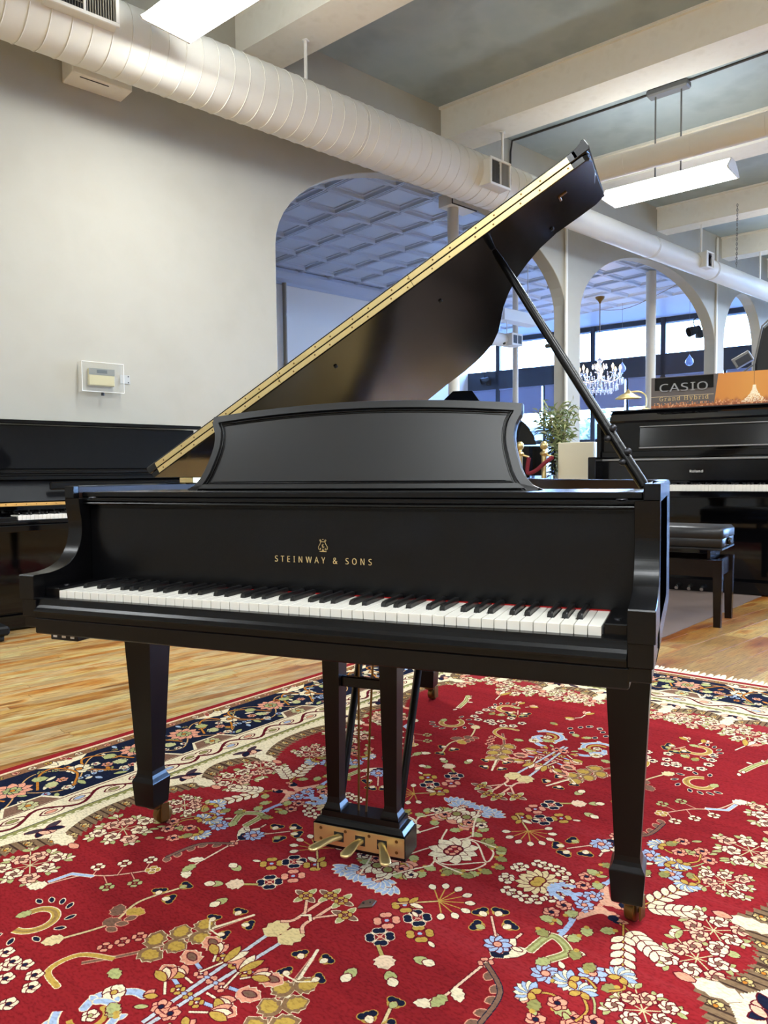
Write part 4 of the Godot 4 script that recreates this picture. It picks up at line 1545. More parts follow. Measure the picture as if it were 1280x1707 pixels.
func build_room() -> void:
	# floor: a base under the boards
	var fl := struct("floor", Vector3.ZERO, ROOM)
	var st := sb()
	slab(st, -5.5, -11.6, 9.0, -0.25, -0.0105)
	obj("subfloor", st, M.wood_2, fl)
	planks(fl)
	# the arcade wall on the left
	var w := struct("wall_left", Vector3.ZERO, ROOM)
	var p := PackedVector2Array([Vector2(-5.5, -0.2)])
	arch(p, 2.85, 7.16, 2.95, 1.02, -0.2)
	arch(p, 7.48, 11.33, 2.98, 0.99, -0.2)
	arch(p, 11.66, 13.22, 3.0, 0.97, -0.2)
	p.append_array([Vector2(14.86, -0.2), Vector2(14.86, 4.75), Vector2(-5.5, 4.75)])
	st = sb()
	prism(st, p, Transform3D(Basis.IDENTITY, Vector3(0, 0, -4.40)), 0.18, 0.006)
	obj("arcade", st, M.wall_cream, w)
	for s in [7.11, 11.30]:
		st = sb()
		box(st, Vector3(s + 0.035, 2.35, -4.205), Vector3(0.045, 4.7, 0.03), 0.008)
		obj("corner_strip", st, M.arch_white, w)
	# ceiling and beams
	var c := struct("ceiling", Vector3.ZERO, ROOM)
	st = sb()
	slab(st, -5.5, -4.40, 9.0, 4.74, 4.9)
	obj("ceiling_panel", st, M.ceiling_blue, c)
	for b in [[-4.7, 0.4], [-2.3, 0.4], [0.09, 0.4], [2.49, 0.40], [4.92, 0.40], [7.18, 0.36], [9.42, 0.29], [11.53, 0.28], [13.4, 0.28]]:
		st = sb()
		skew_box(st, b[0], b[0] + b[1], 4.41, 4.75, -4.22, 9.0)
		obj("ceiling_beam", st, M.beam_cream, c)
		st = sb()   # the thin fillet where beam and ceiling meet
		skew_box(st, b[0] - 0.03, b[0] + b[1] + 0.03, 4.715, 4.742, -4.22, 9.0)
		obj("beam_fillet", st, M.beam_cream, c)
	# a crack and a cable along the blue panel past the second beam
	st = sb()
	tube(st, [Vector3(6.04, 4.0, -4.205), Vector3(6.05, 4.60, -4.205), Vector3(6.06, 4.722, -4.19), Vector3(6.09, 4.728, -4.1), Vector3(6.27, 4.728, -2.78), Vector3(6.40, 4.728, -1.4), Vector3(6.7, 4.728, 1.5)], 0.011, 6)
	obj("surface_cable", st, M.seam_dark, c)
	# the other walls
	w = struct("wall_right", Vector3.ZERO, ROOM)
	st = sb()
	box(st, Vector3(6.0, 2.3, 9.1), Vector3(24.5, 5.0, 0.2), 0.0)
	obj("plaster", st, M.wall_cream, w)
	w = struct("wall_back", Vector3.ZERO, ROOM)
	st = sb()
	box(st, Vector3(-5.6, 2.3, -1.2), Vector3(0.2, 5.0, 21.0), 0.0)
	obj("plaster", st, M.wall_cream, w)
	w = struct("wall_far", Vector3.ZERO, ROOM)
	st = sb()
	box(st, Vector3(1.85, 2.1, -8.85), Vector3(14.7, 4.6, 0.2), 0.0)
	obj("plaster", st, M.white_paint, w)
	st = sb()
	box(st, Vector3(9.1, 2.1, -10.2), Vector3(0.2, 4.6, 2.9), 0.0)
	box(st, Vector3(11.4, 2.1, -11.5), Vector3(4.8, 4.6, 0.2), 0.0)
	obj("plaster", st, M.white_paint, w)
	st = sb()
	tube(st, [Vector3(6.04, 0, -8.70), Vector3(6.04, 4.0, -8.70)], 0.035, 10)
	obj("wall_pipe", st, M.grille_grey, w)
	var tr := struct("trim_1", Vector3.ZERO, ROOM)
	st = sb()
	var crown := PackedVector2Array([Vector2(0, 3.98), Vector2(0.02, 3.98), Vector2(0.03, 4.02), Vector2(0.07, 4.06), Vector2(0.11, 4.13), Vector2(0.13, 4.15), Vector2(0.13, 4.2), Vector2(0, 4.2)])
	prism(st, crown, Transform3D(Vector3(0, 0, 1), Vector3(0, 1, 0), Vector3(-1, 0, 0), Vector3(9.2, 0, -8.75)), 14.7)
	obj("crown_molding", st, M.tin, tr)
	# the pressed-tin ceiling of the next room
	var tin := struct("ceiling_tin", Vector3.ZERO, ROOM)
	st = sb()
	slab(st, -5.5, -11.5, -4.40, 4.215, 4.4)
	obj("tin_backing", st, M.tin, tin)
	var tile := tin_tile()
	for i in range(-1, 17):
		for j in 12:
			var s := 2.99 + 0.575 * i + 0.02 * j
			var n := -4.70 - 0.575 * j
			if n < -8.75 and s < 9.0:
				continue
			if s > 13.75 + 0.185 * (n + 8.5):
				continue
			put("tin_panel", tile, M.tin, tin, Transform3D(Basis.IDENTITY, Vector3(s, 4.215, n)))
	shop_front()
	outside()

func tin_tile() -> ArrayMesh:   # a pressed coffer: flange, cove, raised rim and centre field
	var st := sb()
	var rings := [[0.2875, -0.020], [0.280, -0.032], [0.262, -0.034], [0.250, -0.008], [0.240, 0.0], [0.214, 0.0], [0.208, -0.012], [0.190, -0.013], [0.184, -0.003], [0.180, -0.002]]
	for r in rings.size() - 1:
		for k in 4:
			var q := []
			for m in [[r, k], [r, k + 1], [r + 1, k + 1], [r + 1, k]]:
				var h: float = rings[m[0]][0]
				var an: float = PI / 4 + PI / 2 * m[1]
				q.append(Vector3(cos(an) * h * 1.41421, rings[m[0]][1], sin(an) * h * 1.41421))
			quad(st, q[0], q[1], q[2], q[3])
	var e: float = rings[9][0]
	quad(st, Vector3(e, -0.002, e), Vector3(-e, -0.002, e), Vector3(-e, -0.002, -e), Vector3(e, -0.002, -e))
	st.generate_normals()
	return st.commit()

func planks(fl: Node3D) -> void:
	var n := -4.20
	var count := 0
	while n < 1.9:
		var strip := n < -1.55   # narrow worn strips by the wall, wide boards on the other side of the rug
		var wid := 0.0585 if strip else 0.165
		var s := -1.6 + rng.randf() * -1.2
		while s < 7.2:
			var ln := rng.randf_range(1.9, 3.4)
			var c := R(s + ln * 0.5, 0, n + wid * 0.5)
			var rel := (c - Vector3(0.10, 0, -0.53)).rotated(Vector3.UP, deg_to_rad(16.7))
			var under := absf(rel.x) < 1.2 and absf(rel.z) < 1.75 - ln * 0.35
			var seen := (strip and s < 4.4 and s + ln > -0.9) or (not strip and s + ln > 1.9)
			if seen and not under and count < 298:
				var st := sb()
				box(st, Vector3(s + ln * 0.5, -0.0098 + rng.randf() * 0.0008, n + wid * 0.5), Vector3(ln - 0.0022, 0.004, wid - (0.0012 if strip else 0.0028)), 0.0006)
				obj("plank", st, M["wood_%d" % rng.randi_range(0, 4)] if strip else M["board_%d" % rng.randi_range(0, 3)], fl)
				count += 1
			s += ln
		n += wid

func shop_front() -> void:
	# the glazed front; its own axes: x along it, z towards the room
	var at := Vector3(-1.61, 0, -16.36)
	var edges := [-4.6, -2.13, 0.29, 1.84, 4.3, 6.8, 9.3, 11.8, 14.3, 16.8, 19.0]
	var h := struct("trim_2", at, -15.0)
	var st := sb()
	box(st, Vector3(7.2, 4.44, -0.05), Vector3(24.4, 0.66, 0.24), 0.01)
	obj("header", st, M.frame_dark, h)
	st = sb()
	box(st, Vector3(7.2, 3.225, -0.02), Vector3(24.4, 0.45, 0.22), 0.01)
	obj("sign_band", st, M.frame_dark, h)
	st = sb()
	box(st, Vector3(7.2, 0.2, -0.03), Vector3(24.4, 0.42, 0.2), 0.01)
	obj("sill_wall", st, M.frame_dark, h)
	for i in edges.size() - 1:
		var x0: float = edges[i]
		var x1: float = edges[i + 1]
		var mid := (x0 + x1) * 0.5
		var w := struct("window_%d" % (i + 1), at, -15.0)
		st = sb()
		box(st, Vector3(x0, 2.2, 0.02), Vector3(0.11, 4.4, 0.14), 0.01)
		obj("mullion", st, M.frame_dark, w)
		st = sb()
		box(st, Vector3(mid, 1.7, 0.0), Vector3(0.06, 2.6, 0.08), 0.008)
		box(st, Vector3(mid, 1.66, 0.0), Vector3(x1 - x0, 0.07, 0.08), 0.008)
		obj("glazing_bar", st, M.frame_dark, w)
		st = sb()
		box(st, Vector3(mid, 3.785, 0.0), Vector3(x1 - x0 - 0.1, 0.68, 0.008), 0.0)
		obj("transom_pane", st, M.window_glass, w)
		for k in 2:
			var c := (x0 + mid) * 0.5 if k == 0 else (x1 + mid) * 0.5
			st = sb()
			box(st, Vector3(c, 1.7, 0.0), Vector3(mid - x0 - 0.06, 2.6, 0.008), 0.0)
			obj("pane", st, M.window_glass, w)
			if i < 5:
				st = sb()
				box(st, Vector3(c, 2.69, 0.07), Vector3(mid - x0 - 0.09, 0.66, 0.006), 0.001)
				rod(st, Vector3(c - (mid - x0) * 0.46, 2.985, 0.07), Vector3(c + (mid - x0) * 0.46, 2.985, 0.07), 0.022, 8)
				obj("roller_shade", st, M.shade_cloth, w)

func outside() -> void:
	var g := struct("ground", Vector3.ZERO, ROOM)
	var st := sb()
	box(st, Vector3(40, -0.45, -8), Vector3(52, 0.2, 90), 0.0)
	obj("street", st, M.asphalt, g)
	var b := thing("building", "pale building across the street seen low through the shop windows", "building", R(31, -0.35, -14), ROOM)
	st = sb()
	box(st, Vector3(0, 1.6, 0), Vector3(6, 3.2, 30), 0.05)
	obj("walls", st, M.facade_far, b)
	for k in 9:
		st = sb()
		box(st, Vector3(-3.02, 1.5, -12 + k * 3.0), Vector3(0.12, 1.4, 1.6), 0.03)
		obj("window", st, M.frame_dark, b)
	st = sb()
	box(st, Vector3(0, 3.3, 0), Vector3(6.4, 0.25, 30.4), 0.04)
	obj("roof", st, M.asphalt, b)
	for k in 3:
		var pos: Vector3 = [R(21.5, -0.35, -7.3), R(23.0, -0.35, -13.5), R(22.5, -0.35, -10.0)][k]
		var t := thing("tree", ["sunlit street tree outside the window behind the brass desk lamp", "street tree outside the window near the pale wall", "street tree outside the window behind the potted bamboo"][k], "tree", pos, 0.0, "street trees")
		st = sb()
		tube(st, [Vector3(0, 0, 0), Vector3(0.05, 1.0, 0), Vector3(0, 2.0, 0.05)], [0.1, 0.08, 0.05], 8)
		obj("trunk", st, M.trunk, t)
		st = sb()
		for i in 420:
			var d := Vector3(rng.randfn(), rng.randfn() * 0.8, rng.randfn()).normalized() * rng.randf_range(0.3, 1.15)
			var c := Vector3(0, 2.4, 0) + d
			var u := Vector3(rng.randfn(), rng.randfn(), rng.randfn()).normalized() * 0.14
			var v := u.cross(Vector3(rng.randfn(), rng.randfn(), rng.randfn())).normalized() * 0.08
			tri(st, c - u, c + v, c + u)
			tri(st, c - u, c + u, c - v)
		stuff(obj("crown", st, M.tree_leaf, t))

# ---------- ducts and lamps ----------
func ring_seam(st: SurfaceTool, s: float, r: float) -> void:
	var p := []
	for k in 29:
		var a := TAU * k / 28.0
		p.append(Vector3(s + 0.012 * cos(a), r * sin(a), r * cos(a)))
	tube(st, p, 0.0048, 5, false)

func grille_box(called: String, label: String, s: float, y: float, wid: float, hgt: float, back: float, front: float, round_hole := false) -> void:
	var t := thing(called, label, "vent", R(s, y, front), ROOM, "vents on the main duct")
	var dep := front - back
	var st := sb()
	var f := 0.022
	var fl := 1.12
	# a flared sleeve from the duct to the front
	var q := [Vector3(-wid * 0.5, -hgt * 0.5, -0.012), Vector3(wid * 0.5, -hgt * 0.5, -0.012), Vector3(wid * 0.5, hgt * 0.5, -0.012), Vector3(-wid * 0.5, hgt * 0.5, -0.012)]
	var r := [Vector3(-wid * 0.5 * fl, -hgt * 0.5, -dep), Vector3(wid * 0.5 * fl, -hgt * 0.5, -dep), Vector3(wid * 0.5 * fl, hgt * 0.5, -dep), Vector3(-wid * 0.5 * fl, hgt * 0.5, -dep)]
	for k in 4:
		var j := (k + 1) % 4
		face(st, [q[k], q[j], r[j], r[k]], Vector3(0, 0, -dep * 0.5))
	obj("sleeve", st, M.duct_paint, t)
	st = sb()
	var w2 := wid * 0.5 + 0.012
	var h2 := hgt * 0.5 + 0.012
	box(st, Vector3(0, h2 - f * 0.5, -0.004), Vector3(w2 * 2, f, 0.016), 0.002)
	box(st, Vector3(0, -h2 + f * 0.5, -0.004), Vector3(w2 * 2, f, 0.016), 0.002)
	box(st, Vector3(-w2 + f * 0.5, 0, -0.004), Vector3(f, h2 * 2 - 2 * f, 0.016), 0.002)
	box(st, Vector3(w2 - f * 0.5, 0, -0.004), Vector3(f, h2 * 2 - 2 * f, 0.016), 0.002)
	if not round_hole:
		box(st, Vector3(0, 0, -0.004), Vector3(f * 0.7, h2 * 2 - 2 * f, 0.014), 0.002)
	else:
		var ring := PackedVector2Array()
		box(st, Vector3(-w2 * 0.62, 0, -0.010), Vector3(w2 * 0.5, h2 * 2 - 2 * f, 0.01), 0.001)
		box(st, Vector3(w2 * 0.72, 0, -0.010), Vector3(w2 * 0.35, h2 * 2 - 2 * f, 0.01), 0.001)
	obj("frame", st, M.grille_white, t)
	st = sb()
	box(st, Vector3(0, 0, -0.05), Vector3(w2 * 2 - 2 * f, h2 * 2 - 2 * f, 0.01), 0.0)
	obj("dark_inside", st, M.grille_dark, t)
	if round_hole:
		st = sb()
		lathe(st, [[hgt * 0.40, 0.0], [hgt * 0.42, 0.02], [hgt * 0.36, 0.02], [hgt * 0.34, 0.0]], 20, Transform3D(Basis(Vector3(1, 0, 0), Vector3(0, 0, 1), Vector3(0, -1, 0)), Vector3(0.01, 0, -0.03)))
		obj("round_collar", st, M.grille_dark, t)
		return
	var nb := 11
	for half in 2:
		for k in nb:
			st = sb()
			var x := (-w2 + f if half == 0 else 0.012) + (w2 - f - 0.012) * (k + 0.5) / nb
			box(st, Vector3(x, 0, -0.014), Vector3(0.003 if half == 0 else 0.0055, h2 * 2 - 2 * f, 0.012), 0.0)
			obj("blade", st, M.stem_grey if half == 0 else M.grille_grey, t)
	for k in 3:
		st = sb()
		box(st, Vector3(-w2 * 0.5 + f * 0.4, (k - 1) * hgt * 0.25, -0.02), Vector3(w2 - f, 0.004, 0.006), 0.0)
		obj("cross_bar", st, M.grille_white, t)

func build_ducts() -> void:
	# main duct along the arcade wall
	var t := thing("spiral_duct", "big cream spiral air duct running along the left wall above the arches", "air duct", R(0, 3.836, -3.67), ROOM)
	var st := sb()
	var xr := Transform3D(Basis(Vector3(0, -1, 0), Vector3(1, 0, 0), Vector3(0, 0, 1)), Vector3.ZERO)
	lathe(st, [[0.228, -5.4], [0.228, 5.72]], 44, xr)
	obj("wide_run", st, M.duct_paint, t)
	st = sb()
	lathe(st, [[0.228, 5.72], [0.236, 5.725], [0.236, 5.76], [0.22, 5.80], [0.150, 6.02], [0.146, 6.05], [0.140, 6.06]], 40, xr)
	obj("reducer", st, M.duct_paint, t)
	st = sb()
	lathe(st, [[0.1375, 6.04], [0.1375, 14.6]], 32, xr)
	obj("narrow_run", st, M.duct_paint, t)
	for k in range(-6, 47):
		st = sb()
		ring_seam(st, 0.02 + k * 0.1236, 0.2285)
		obj("duct_seam", st, M.duct_paint, t)
	for s in [3.23, 8.2, 9.9, 12.2]:
		st = sb()
		ring_seam(st, s, 0.2285 if s < 6.0 else 0.138)
		ring_seam(st, s + 0.03, 0.2285 if s < 6.0 else 0.138)
		obj("joint_band", st, M.duct_paint, t)
	grille_box("duct_vent", "white vent box on the big duct at the upper left corner", 0.93, 3.872, 0.40, 0.24, -3.48, -3.36)
	grille_box("duct_vent", "white vent box on the duct just left of the open lid's high end", 4.83, 3.80, 0.28, 0.23, -3.50, -3.36)
	grille_box("duct_vent", "small vent with a round hole on the narrow duct at the right", 9.46, 3.85, 0.20, 0.20, -3.58, -3.46, true)
	for r in [[2.79, 4.40, 4.05], [5.24, 4.40, 4.05], [9.63, 4.42, 3.96], [11.67, 4.42, 3.96]]:
		st = sb()
		rod(st, R(r[0], r[1] + 0.02, -3.67), R(r[0], r[2], -3.67), 0.014, 8)
		box(st, R(r[0], r[1], -3.67), Vector3(0.05, 0.008, 0.05), 0.002)
		var lab: String = {2.79: "white hanger rod above the duct left of the middle", 5.24: "white hanger rod above the vent box beside the lid", 9.63: "thin white hanger rod above the round-hole vent", 11.67: "thin white hanger rod at the far right of the narrow duct"}[r[0]]
		tag(obj("hanger_rod", st, M.grille_white), lab, "rod", "duct hanger rods")
	# box on the wall under the duct
	t = thing("duct_boxing", "cream boxed bulkhead on the wall under the big duct at upper left", "bulkhead", R(1.30, 3.80, -4.22), ROOM)
	st = sb()
	box(st, Vector3(0, 0.20, 0.10), Vector3(0.42, 0.56, 0.20), 0.006)
	obj("boxing", st, M.beam_cream, t)
	st = sb()
	box(st, Vector3(-0.05, -0.083, 0.17), Vector3(0.2, 0.004, 0.006), 0.0)
	obj("open_seam", st, M.seam_dark, t)
	# cross duct behind the right lamp
	t = thing("cross_duct", "slim cream duct crossing the room behind the hanging lamp at right", "air duct", R(5.42, 3.84, -4.0), 72.5)
	st = sb()
	lathe(st, [[0.098, 0.3], [0.098, 9.0]], 28, Transform3D(Basis(Vector3(1, 0, 0), Vector3(0, 0, 1), Vector3(0, -1, 0)), Vector3.ZERO))
	obj("run", st, M.duct_paint, t)
	for k in 9:
		st = sb()
		var p := []
		for j in 21:
			p.append(Vector3(0.099 * cos(TAU * j / 20.0), 0.099 * sin(TAU * j / 20.0), 0.9 + k * 0.6))
		tube(st, p, 0.002, 4, false)
		obj("duct_seam", st, M.duct_paint, t)
	# chain hanging at the right
	t = thing("hanging_chain", "thin dark chain hanging from the ceiling beam at the right edge", "chain", R(9.21, 4.42, -3.0), 0)
	for k in 26:
		st = sb()
		var p := []
		var y := -0.015 - k * 0.031
		for j in 9:
			var a := TAU * j / 8.0
			p.append(Vector3(0.009 * cos(a), y + 0.019 * sin(a), 0) if k % 2 == 0 else Vector3(0, y + 0.019 * sin(a), 0.009 * cos(a)))
		tube(st, p, 0.0035, 5, false)
		obj("link", st, M.stem_grey, t)

func lamp(label: String, s: float, n: float, y: float, seen := true) -> void:
	var t := thing("fluorescent_lamp", label, "ceiling lamp", R(s, y, n), 72.5, "hanging fluorescent lamps")
	var st := sb()
	var body := PackedVector2Array([Vector2(-0.085, 0.075), Vector2(0.085, 0.075), Vector2(0.10, 0.105), Vector2(0.06, 0.125), Vector2(-0.06, 0.125), Vector2(-0.10, 0.105)])
	prism(st, body, Transform3D(Basis.IDENTITY, Vector3(0, 0, -0.61)), 1.22, 0.003)
	obj("housing", st, M.lamp_body, t)
	st = sb()
	var lens := PackedVector2Array([Vector2(-0.185, 0.012), Vector2(-0.17, 0.0), Vector2(0.17, 0.0), Vector2(0.185, 0.012), Vector2(0.10, 0.085), Vector2(-0.10, 0.085)])
	prism(st, lens, Transform3D(Basis.IDENTITY, Vector3(0, 0, -0.60)), 1.20)
	obj("lamp_lens", st, M.lamp_lens, t)
	for e in [-1.0, 1.0]:
		st = sb()
		var cap := PackedVector2Array([Vector2(-0.188, 0.014), Vector2(-0.172, -0.003), Vector2(0.172, -0.003), Vector2(0.188, 0.014), Vector2(0.102, 0.09), Vector2(-0.102, 0.09)])
		prism(st, cap, Transform3D(Basis.IDENTITY, Vector3(0, 0, -0.614 if e < 0 else 0.600)), 0.014)
		obj("end_cap", st, M.lamp_body, t)
		st = sb()
		rod(st, Vector3(0, 0.12, e * 0.125), Vector3(0, 4.70 - y, e * 0.125), 0.0085, 8)
		obj("stem", st, M.stem_grey, t)
	st = sb()
	box(st, Vector3(0, 4.705 - y, 0), Vector3(0.13, 0.07, 0.40), 0.02)
	obj("canopy", st, M.stem_grey, t)
	var l := AreaLight3D.new()
	l.name = "lamp_light"
	l.area_size = Vector2(0.36, 1.18)
	l.area_range = 30.0
	l.area_attenuation = 2.0
	l.light_energy = LAMP_E
	l.light_color = Color(0.965, 0.99, 1.0)
	l.shadow_enabled = true
	t.add_child(l)
	l.position = Vector3(0, -0.008, 0)
	l.rotation_degrees = Vector3(-90, 0, 0)

# ---------- other instruments ----------
func sharp_after(i: int) -> bool:   # whether a black key follows white key i (0 = the lowest A)
	return i < 51 and [0, 1, 3, 4, 5].has((i + 5) % 7)

func simple_keys(t: Node3D, x0: float, kw: float, y0: float, y1: float, z0: float, z1: float) -> void:
	var st := sb()
	box(st, Vector3.ZERO, Vector3(kw - 0.001, y1 - y0, z1 - z0), 0.001)
	st.generate_normals()
	var white := st.commit()
	st = sb()
	box(st, Vector3.ZERO, Vector3(kw * 0.45, 0.013, (z1 - z0) * 0.63), 0.002)
	st.generate_normals()
	var black := st.commit()
	for i in 52:
		put("white_key", white, M.key_white, t, Transform3D(Basis.IDENTITY, Vector3(x0 + (i + 0.5) * kw, (y0 + y1) * 0.5, (z0 + z1) * 0.5)))
		if sharp_after(i):
			put("black_key", black, M.key_black, t, Transform3D(Basis.IDENTITY, Vector3(x0 + (i + 1.0) * kw, y1 + 0.006, z0 + (z1 - z0) * 0.32)))

func left_upright() -> void:
	var t := thing("upright_piano", "glossy black upright piano standing against the cream wall at left", "upright piano", R(0, 0, -4.22), ROOM)
	var g: Material = M.gloss_black
	var st := sb()
	box(st, Vector3(1.12, 1.329, 0.22), Vector3(1.53, 0.026, 0.36), 0.004)
	obj("top_lid", st, g, t)
	st = sb()
	box(st, Vector3(1.12, 0.66, 0.18), Vector3(1.46, 1.30, 0.28), 0.004)
	obj("case", st, g, t)
	st = sb()
	box(st, Vector3(1.12, 1.17, 0.335), Vector3(1.46, 0.285, 0.03), 0.005)
	obj("upper_panel", st, g, t)
	st = sb()
	box(st, Vector3(1.12, 1.008, 0.375), Vector3(1.44, 0.022, 0.07), 0.005)
	box(st, Vector3(1.12, 0.972, 0.36), Vector3(1.44, 0.03, 0.04), 0.004)
	obj("rail", st, g, t)
	st = sb()   # the open fall, sloping to the brass hinge
	var q := []
	for s in [[0.97, 0.345], [0.825, 0.455]]:
		q.append_array([Vector3(0.41, s[0], s[1]), Vector3(1.83, s[0], s[1]), Vector3(1.83, s[0] - 0.012, s[1] - 0.018), Vector3(0.41, s[0] - 0.012, s[1] - 0.018)])
	hexa(st, q)
	var fb := obj("fallboard", st, M.dull_black, t)
	st = sb()
	box(st, Vector3(1.27, 0.919, 0.448), Vector3(1.0, 0.05, 0.03), 0.012)
	obj("fall_lip", st, g, fb)
	st = sb()
	box(st, Vector3(1.12, 0.806, 0.462), Vector3(1.40, 0.024, 0.006), 0.001, Basis(Vector3.RIGHT, -0.5))
	var hg := obj("hinge_strip", st, M.brass_dark, fb)
	st = sb()
	for k in 46:
		box(st, Vector3(0.44 + k * 0.03, 0.808 - 0.006 * (k % 2), 0.4655), Vector3(0.005, 0.004, 0.002), 0.0)
	stuff(obj("hinge_screw", st, M.inner_black, hg))
	simple_keys(t, 0.523, 0.02352, 0.716, 0.744, 0.47, 0.62)
	for s in [-1.0, 1.0]:
		st = sb()
		box(st, Vector3(1.12 + s * 0.66, 0.715, 0.535), Vector3(0.115, 0.05, 0.19), 0.006)
		obj("key_block", st, g, t)
		st = sb()
		var arm := PackedVector2Array([Vector2(0.32, 0.655), Vector2(0.665, 0.655), Vector2(0.672, 0.68), Vector2(0.668, 0.745), Vector2(0.655, 0.765), Vector2(0.52, 0.772), Vector2(0.44, 0.79), Vector2(0.40, 0.86), Vector2(0.385, 0.99), Vector2(0.32, 0.99)])
		prism(st, arm, Transform3D(Vector3(0, 0, 1), Vector3(0, 1, 0), Vector3(-1, 0, 0), Vector3(1.12 + s * 0.74 + 0.02, 0, 0)), 0.04, 0.004)
		obj("arm", st, g, t)
		st = sb()
		box(st, Vector3(1.12 + s * 0.715, 0.062, 0.47), Vector3(0.07, 0.055, 0.42), 0.012)
		var toe := obj("toe_block", st, M.dull_black, t)
		st = sb()
		lathe(st, [[0.004, -0.012], [0.019, -0.011], [0.021, -0.008], [0.021, 0.008], [0.019, 0.011], [0.004, 0.012]], 16, Transform3D(Basis(Vector3(0, 1, 0), Vector3(1, 0, 0), Vector3(0, 0, -1)), Vector3(1.12 + s * 0.715, 0.0135, 0.62)))
		box(st, Vector3(1.12 + s * 0.715, 0.03, 0.61), Vector3(0.035, 0.02, 0.03), 0.002)
		obj("caster", st, M.rubber, toe)
	st = sb()
	box(st, Vector3(1.12, 0.700, 0.628), Vector3(1.44, 0.022, 0.018), 0.004)
	obj("key_slip", st, g, t)
	st = sb()
	box(st, Vector3(1.12, 0.667, 0.49), Vector3(1.44, 0.04, 0.33), 0.004)
	obj("key_bed", st, g, t)
	st = sb()
	box(st, Vector3(1.12, 0.37, 0.325), Vector3(1.40, 0.53, 0.02), 0.004)
	obj("lower_panel", st, g, t)
	st = sb()
	box(st, Vector3(1.12, 0.05, 0.33), Vector3(1.44, 0.09, 0.04), 0.004)
	obj("bottom_rail", st, g, t)

func thermostat() -> void:
	var t := thing("thermostat", "beige wall thermostat with a grey display strip on the cream wall", "thermostat", R(1.293, 1.695, -4.22), ROOM)
	var st := sb()
	box(st, Vector3(0, 0, 0.02), Vector3(0.19, 0.124, 0.036), 0.006)
	obj("body", st, M.thermo_beige, t)
	st = sb()
	box(st, Vector3(0, 0.038, 0.0385), Vector3(0.188, 0.047, 0.004), 0.001)
	var d := obj("display_strip", st, M.thermo_grey, t)
	st = sb()
	box(st, Vector3(0, 0.040, 0.041), Vector3(0.075, 0.024, 0.002), 0.0)
	obj("screen", st, M.thermo_screen, d)
	t = thing("thermostat_guard", "clear plastic lockable guard box around the wall thermostat", "guard box", R(1.287, 1.69, -4.22), ROOM)
	st = sb()
	var w := 0.152
	var h := 0.105
	box(st, Vector3(0, 0, 0.075), Vector3(w * 2, h * 2, 0.003), 0.0)
	for s in [-1.0, 1.0]:
		box(st, Vector3(s * w, 0, 0.0375), Vector3(0.003, h * 2, 0.075), 0.0)
		box(st, Vector3(0, s * h, 0.0375), Vector3(w * 2, 0.003, 0.075), 0.0)
	obj("cover", st, M.clear_plastic, t)
	st = sb()
	for s in [-1.0, 1.0]:
		rod(st, Vector3(s * w, -h, 0.0765), Vector3(s * w, h, 0.0765), 0.0022, 6)
		rod(st, Vector3(-w, s * h, 0.0765), Vector3(w, s * h, 0.0765), 0.0022, 6)
	obj("edge", st, M.grille_white, t)
	st = sb()
	lathe(st, [[0.012, -0.018], [0.012, 0.0], [0.006, 0.004]], 12, Transform3D(Basis.IDENTITY, Vector3(0.005, -h - 0.004, 0.045)))
	obj("lock", st, M.dark_metal, t)
	t = thing("wall_plate", "small pale label plate with two screws beside the thermostat guard", "plate", R(1.478, 1.697, -4.22), ROOM)
	st = sb()
	box(st, Vector3(0, 0, 0.003), Vector3(0.075, 0.064, 0.005), 0.001)
	obj("plate", st, M.plate_grey, t)
	st = sb()
	for s in [-1.0, 1.0]:
		lathe(st, [[0.005, 0.0], [0.004, 0.002], [0.0, 0.002]], 8, Transform3D(Basis(Vector3(1, 0, 0), Vector3(0, 0, 1), Vector3(0, -1, 0)), Vector3(0.026, s * 0.022, 0.0055)))
	obj("screw", st, M.dark_metal, t)

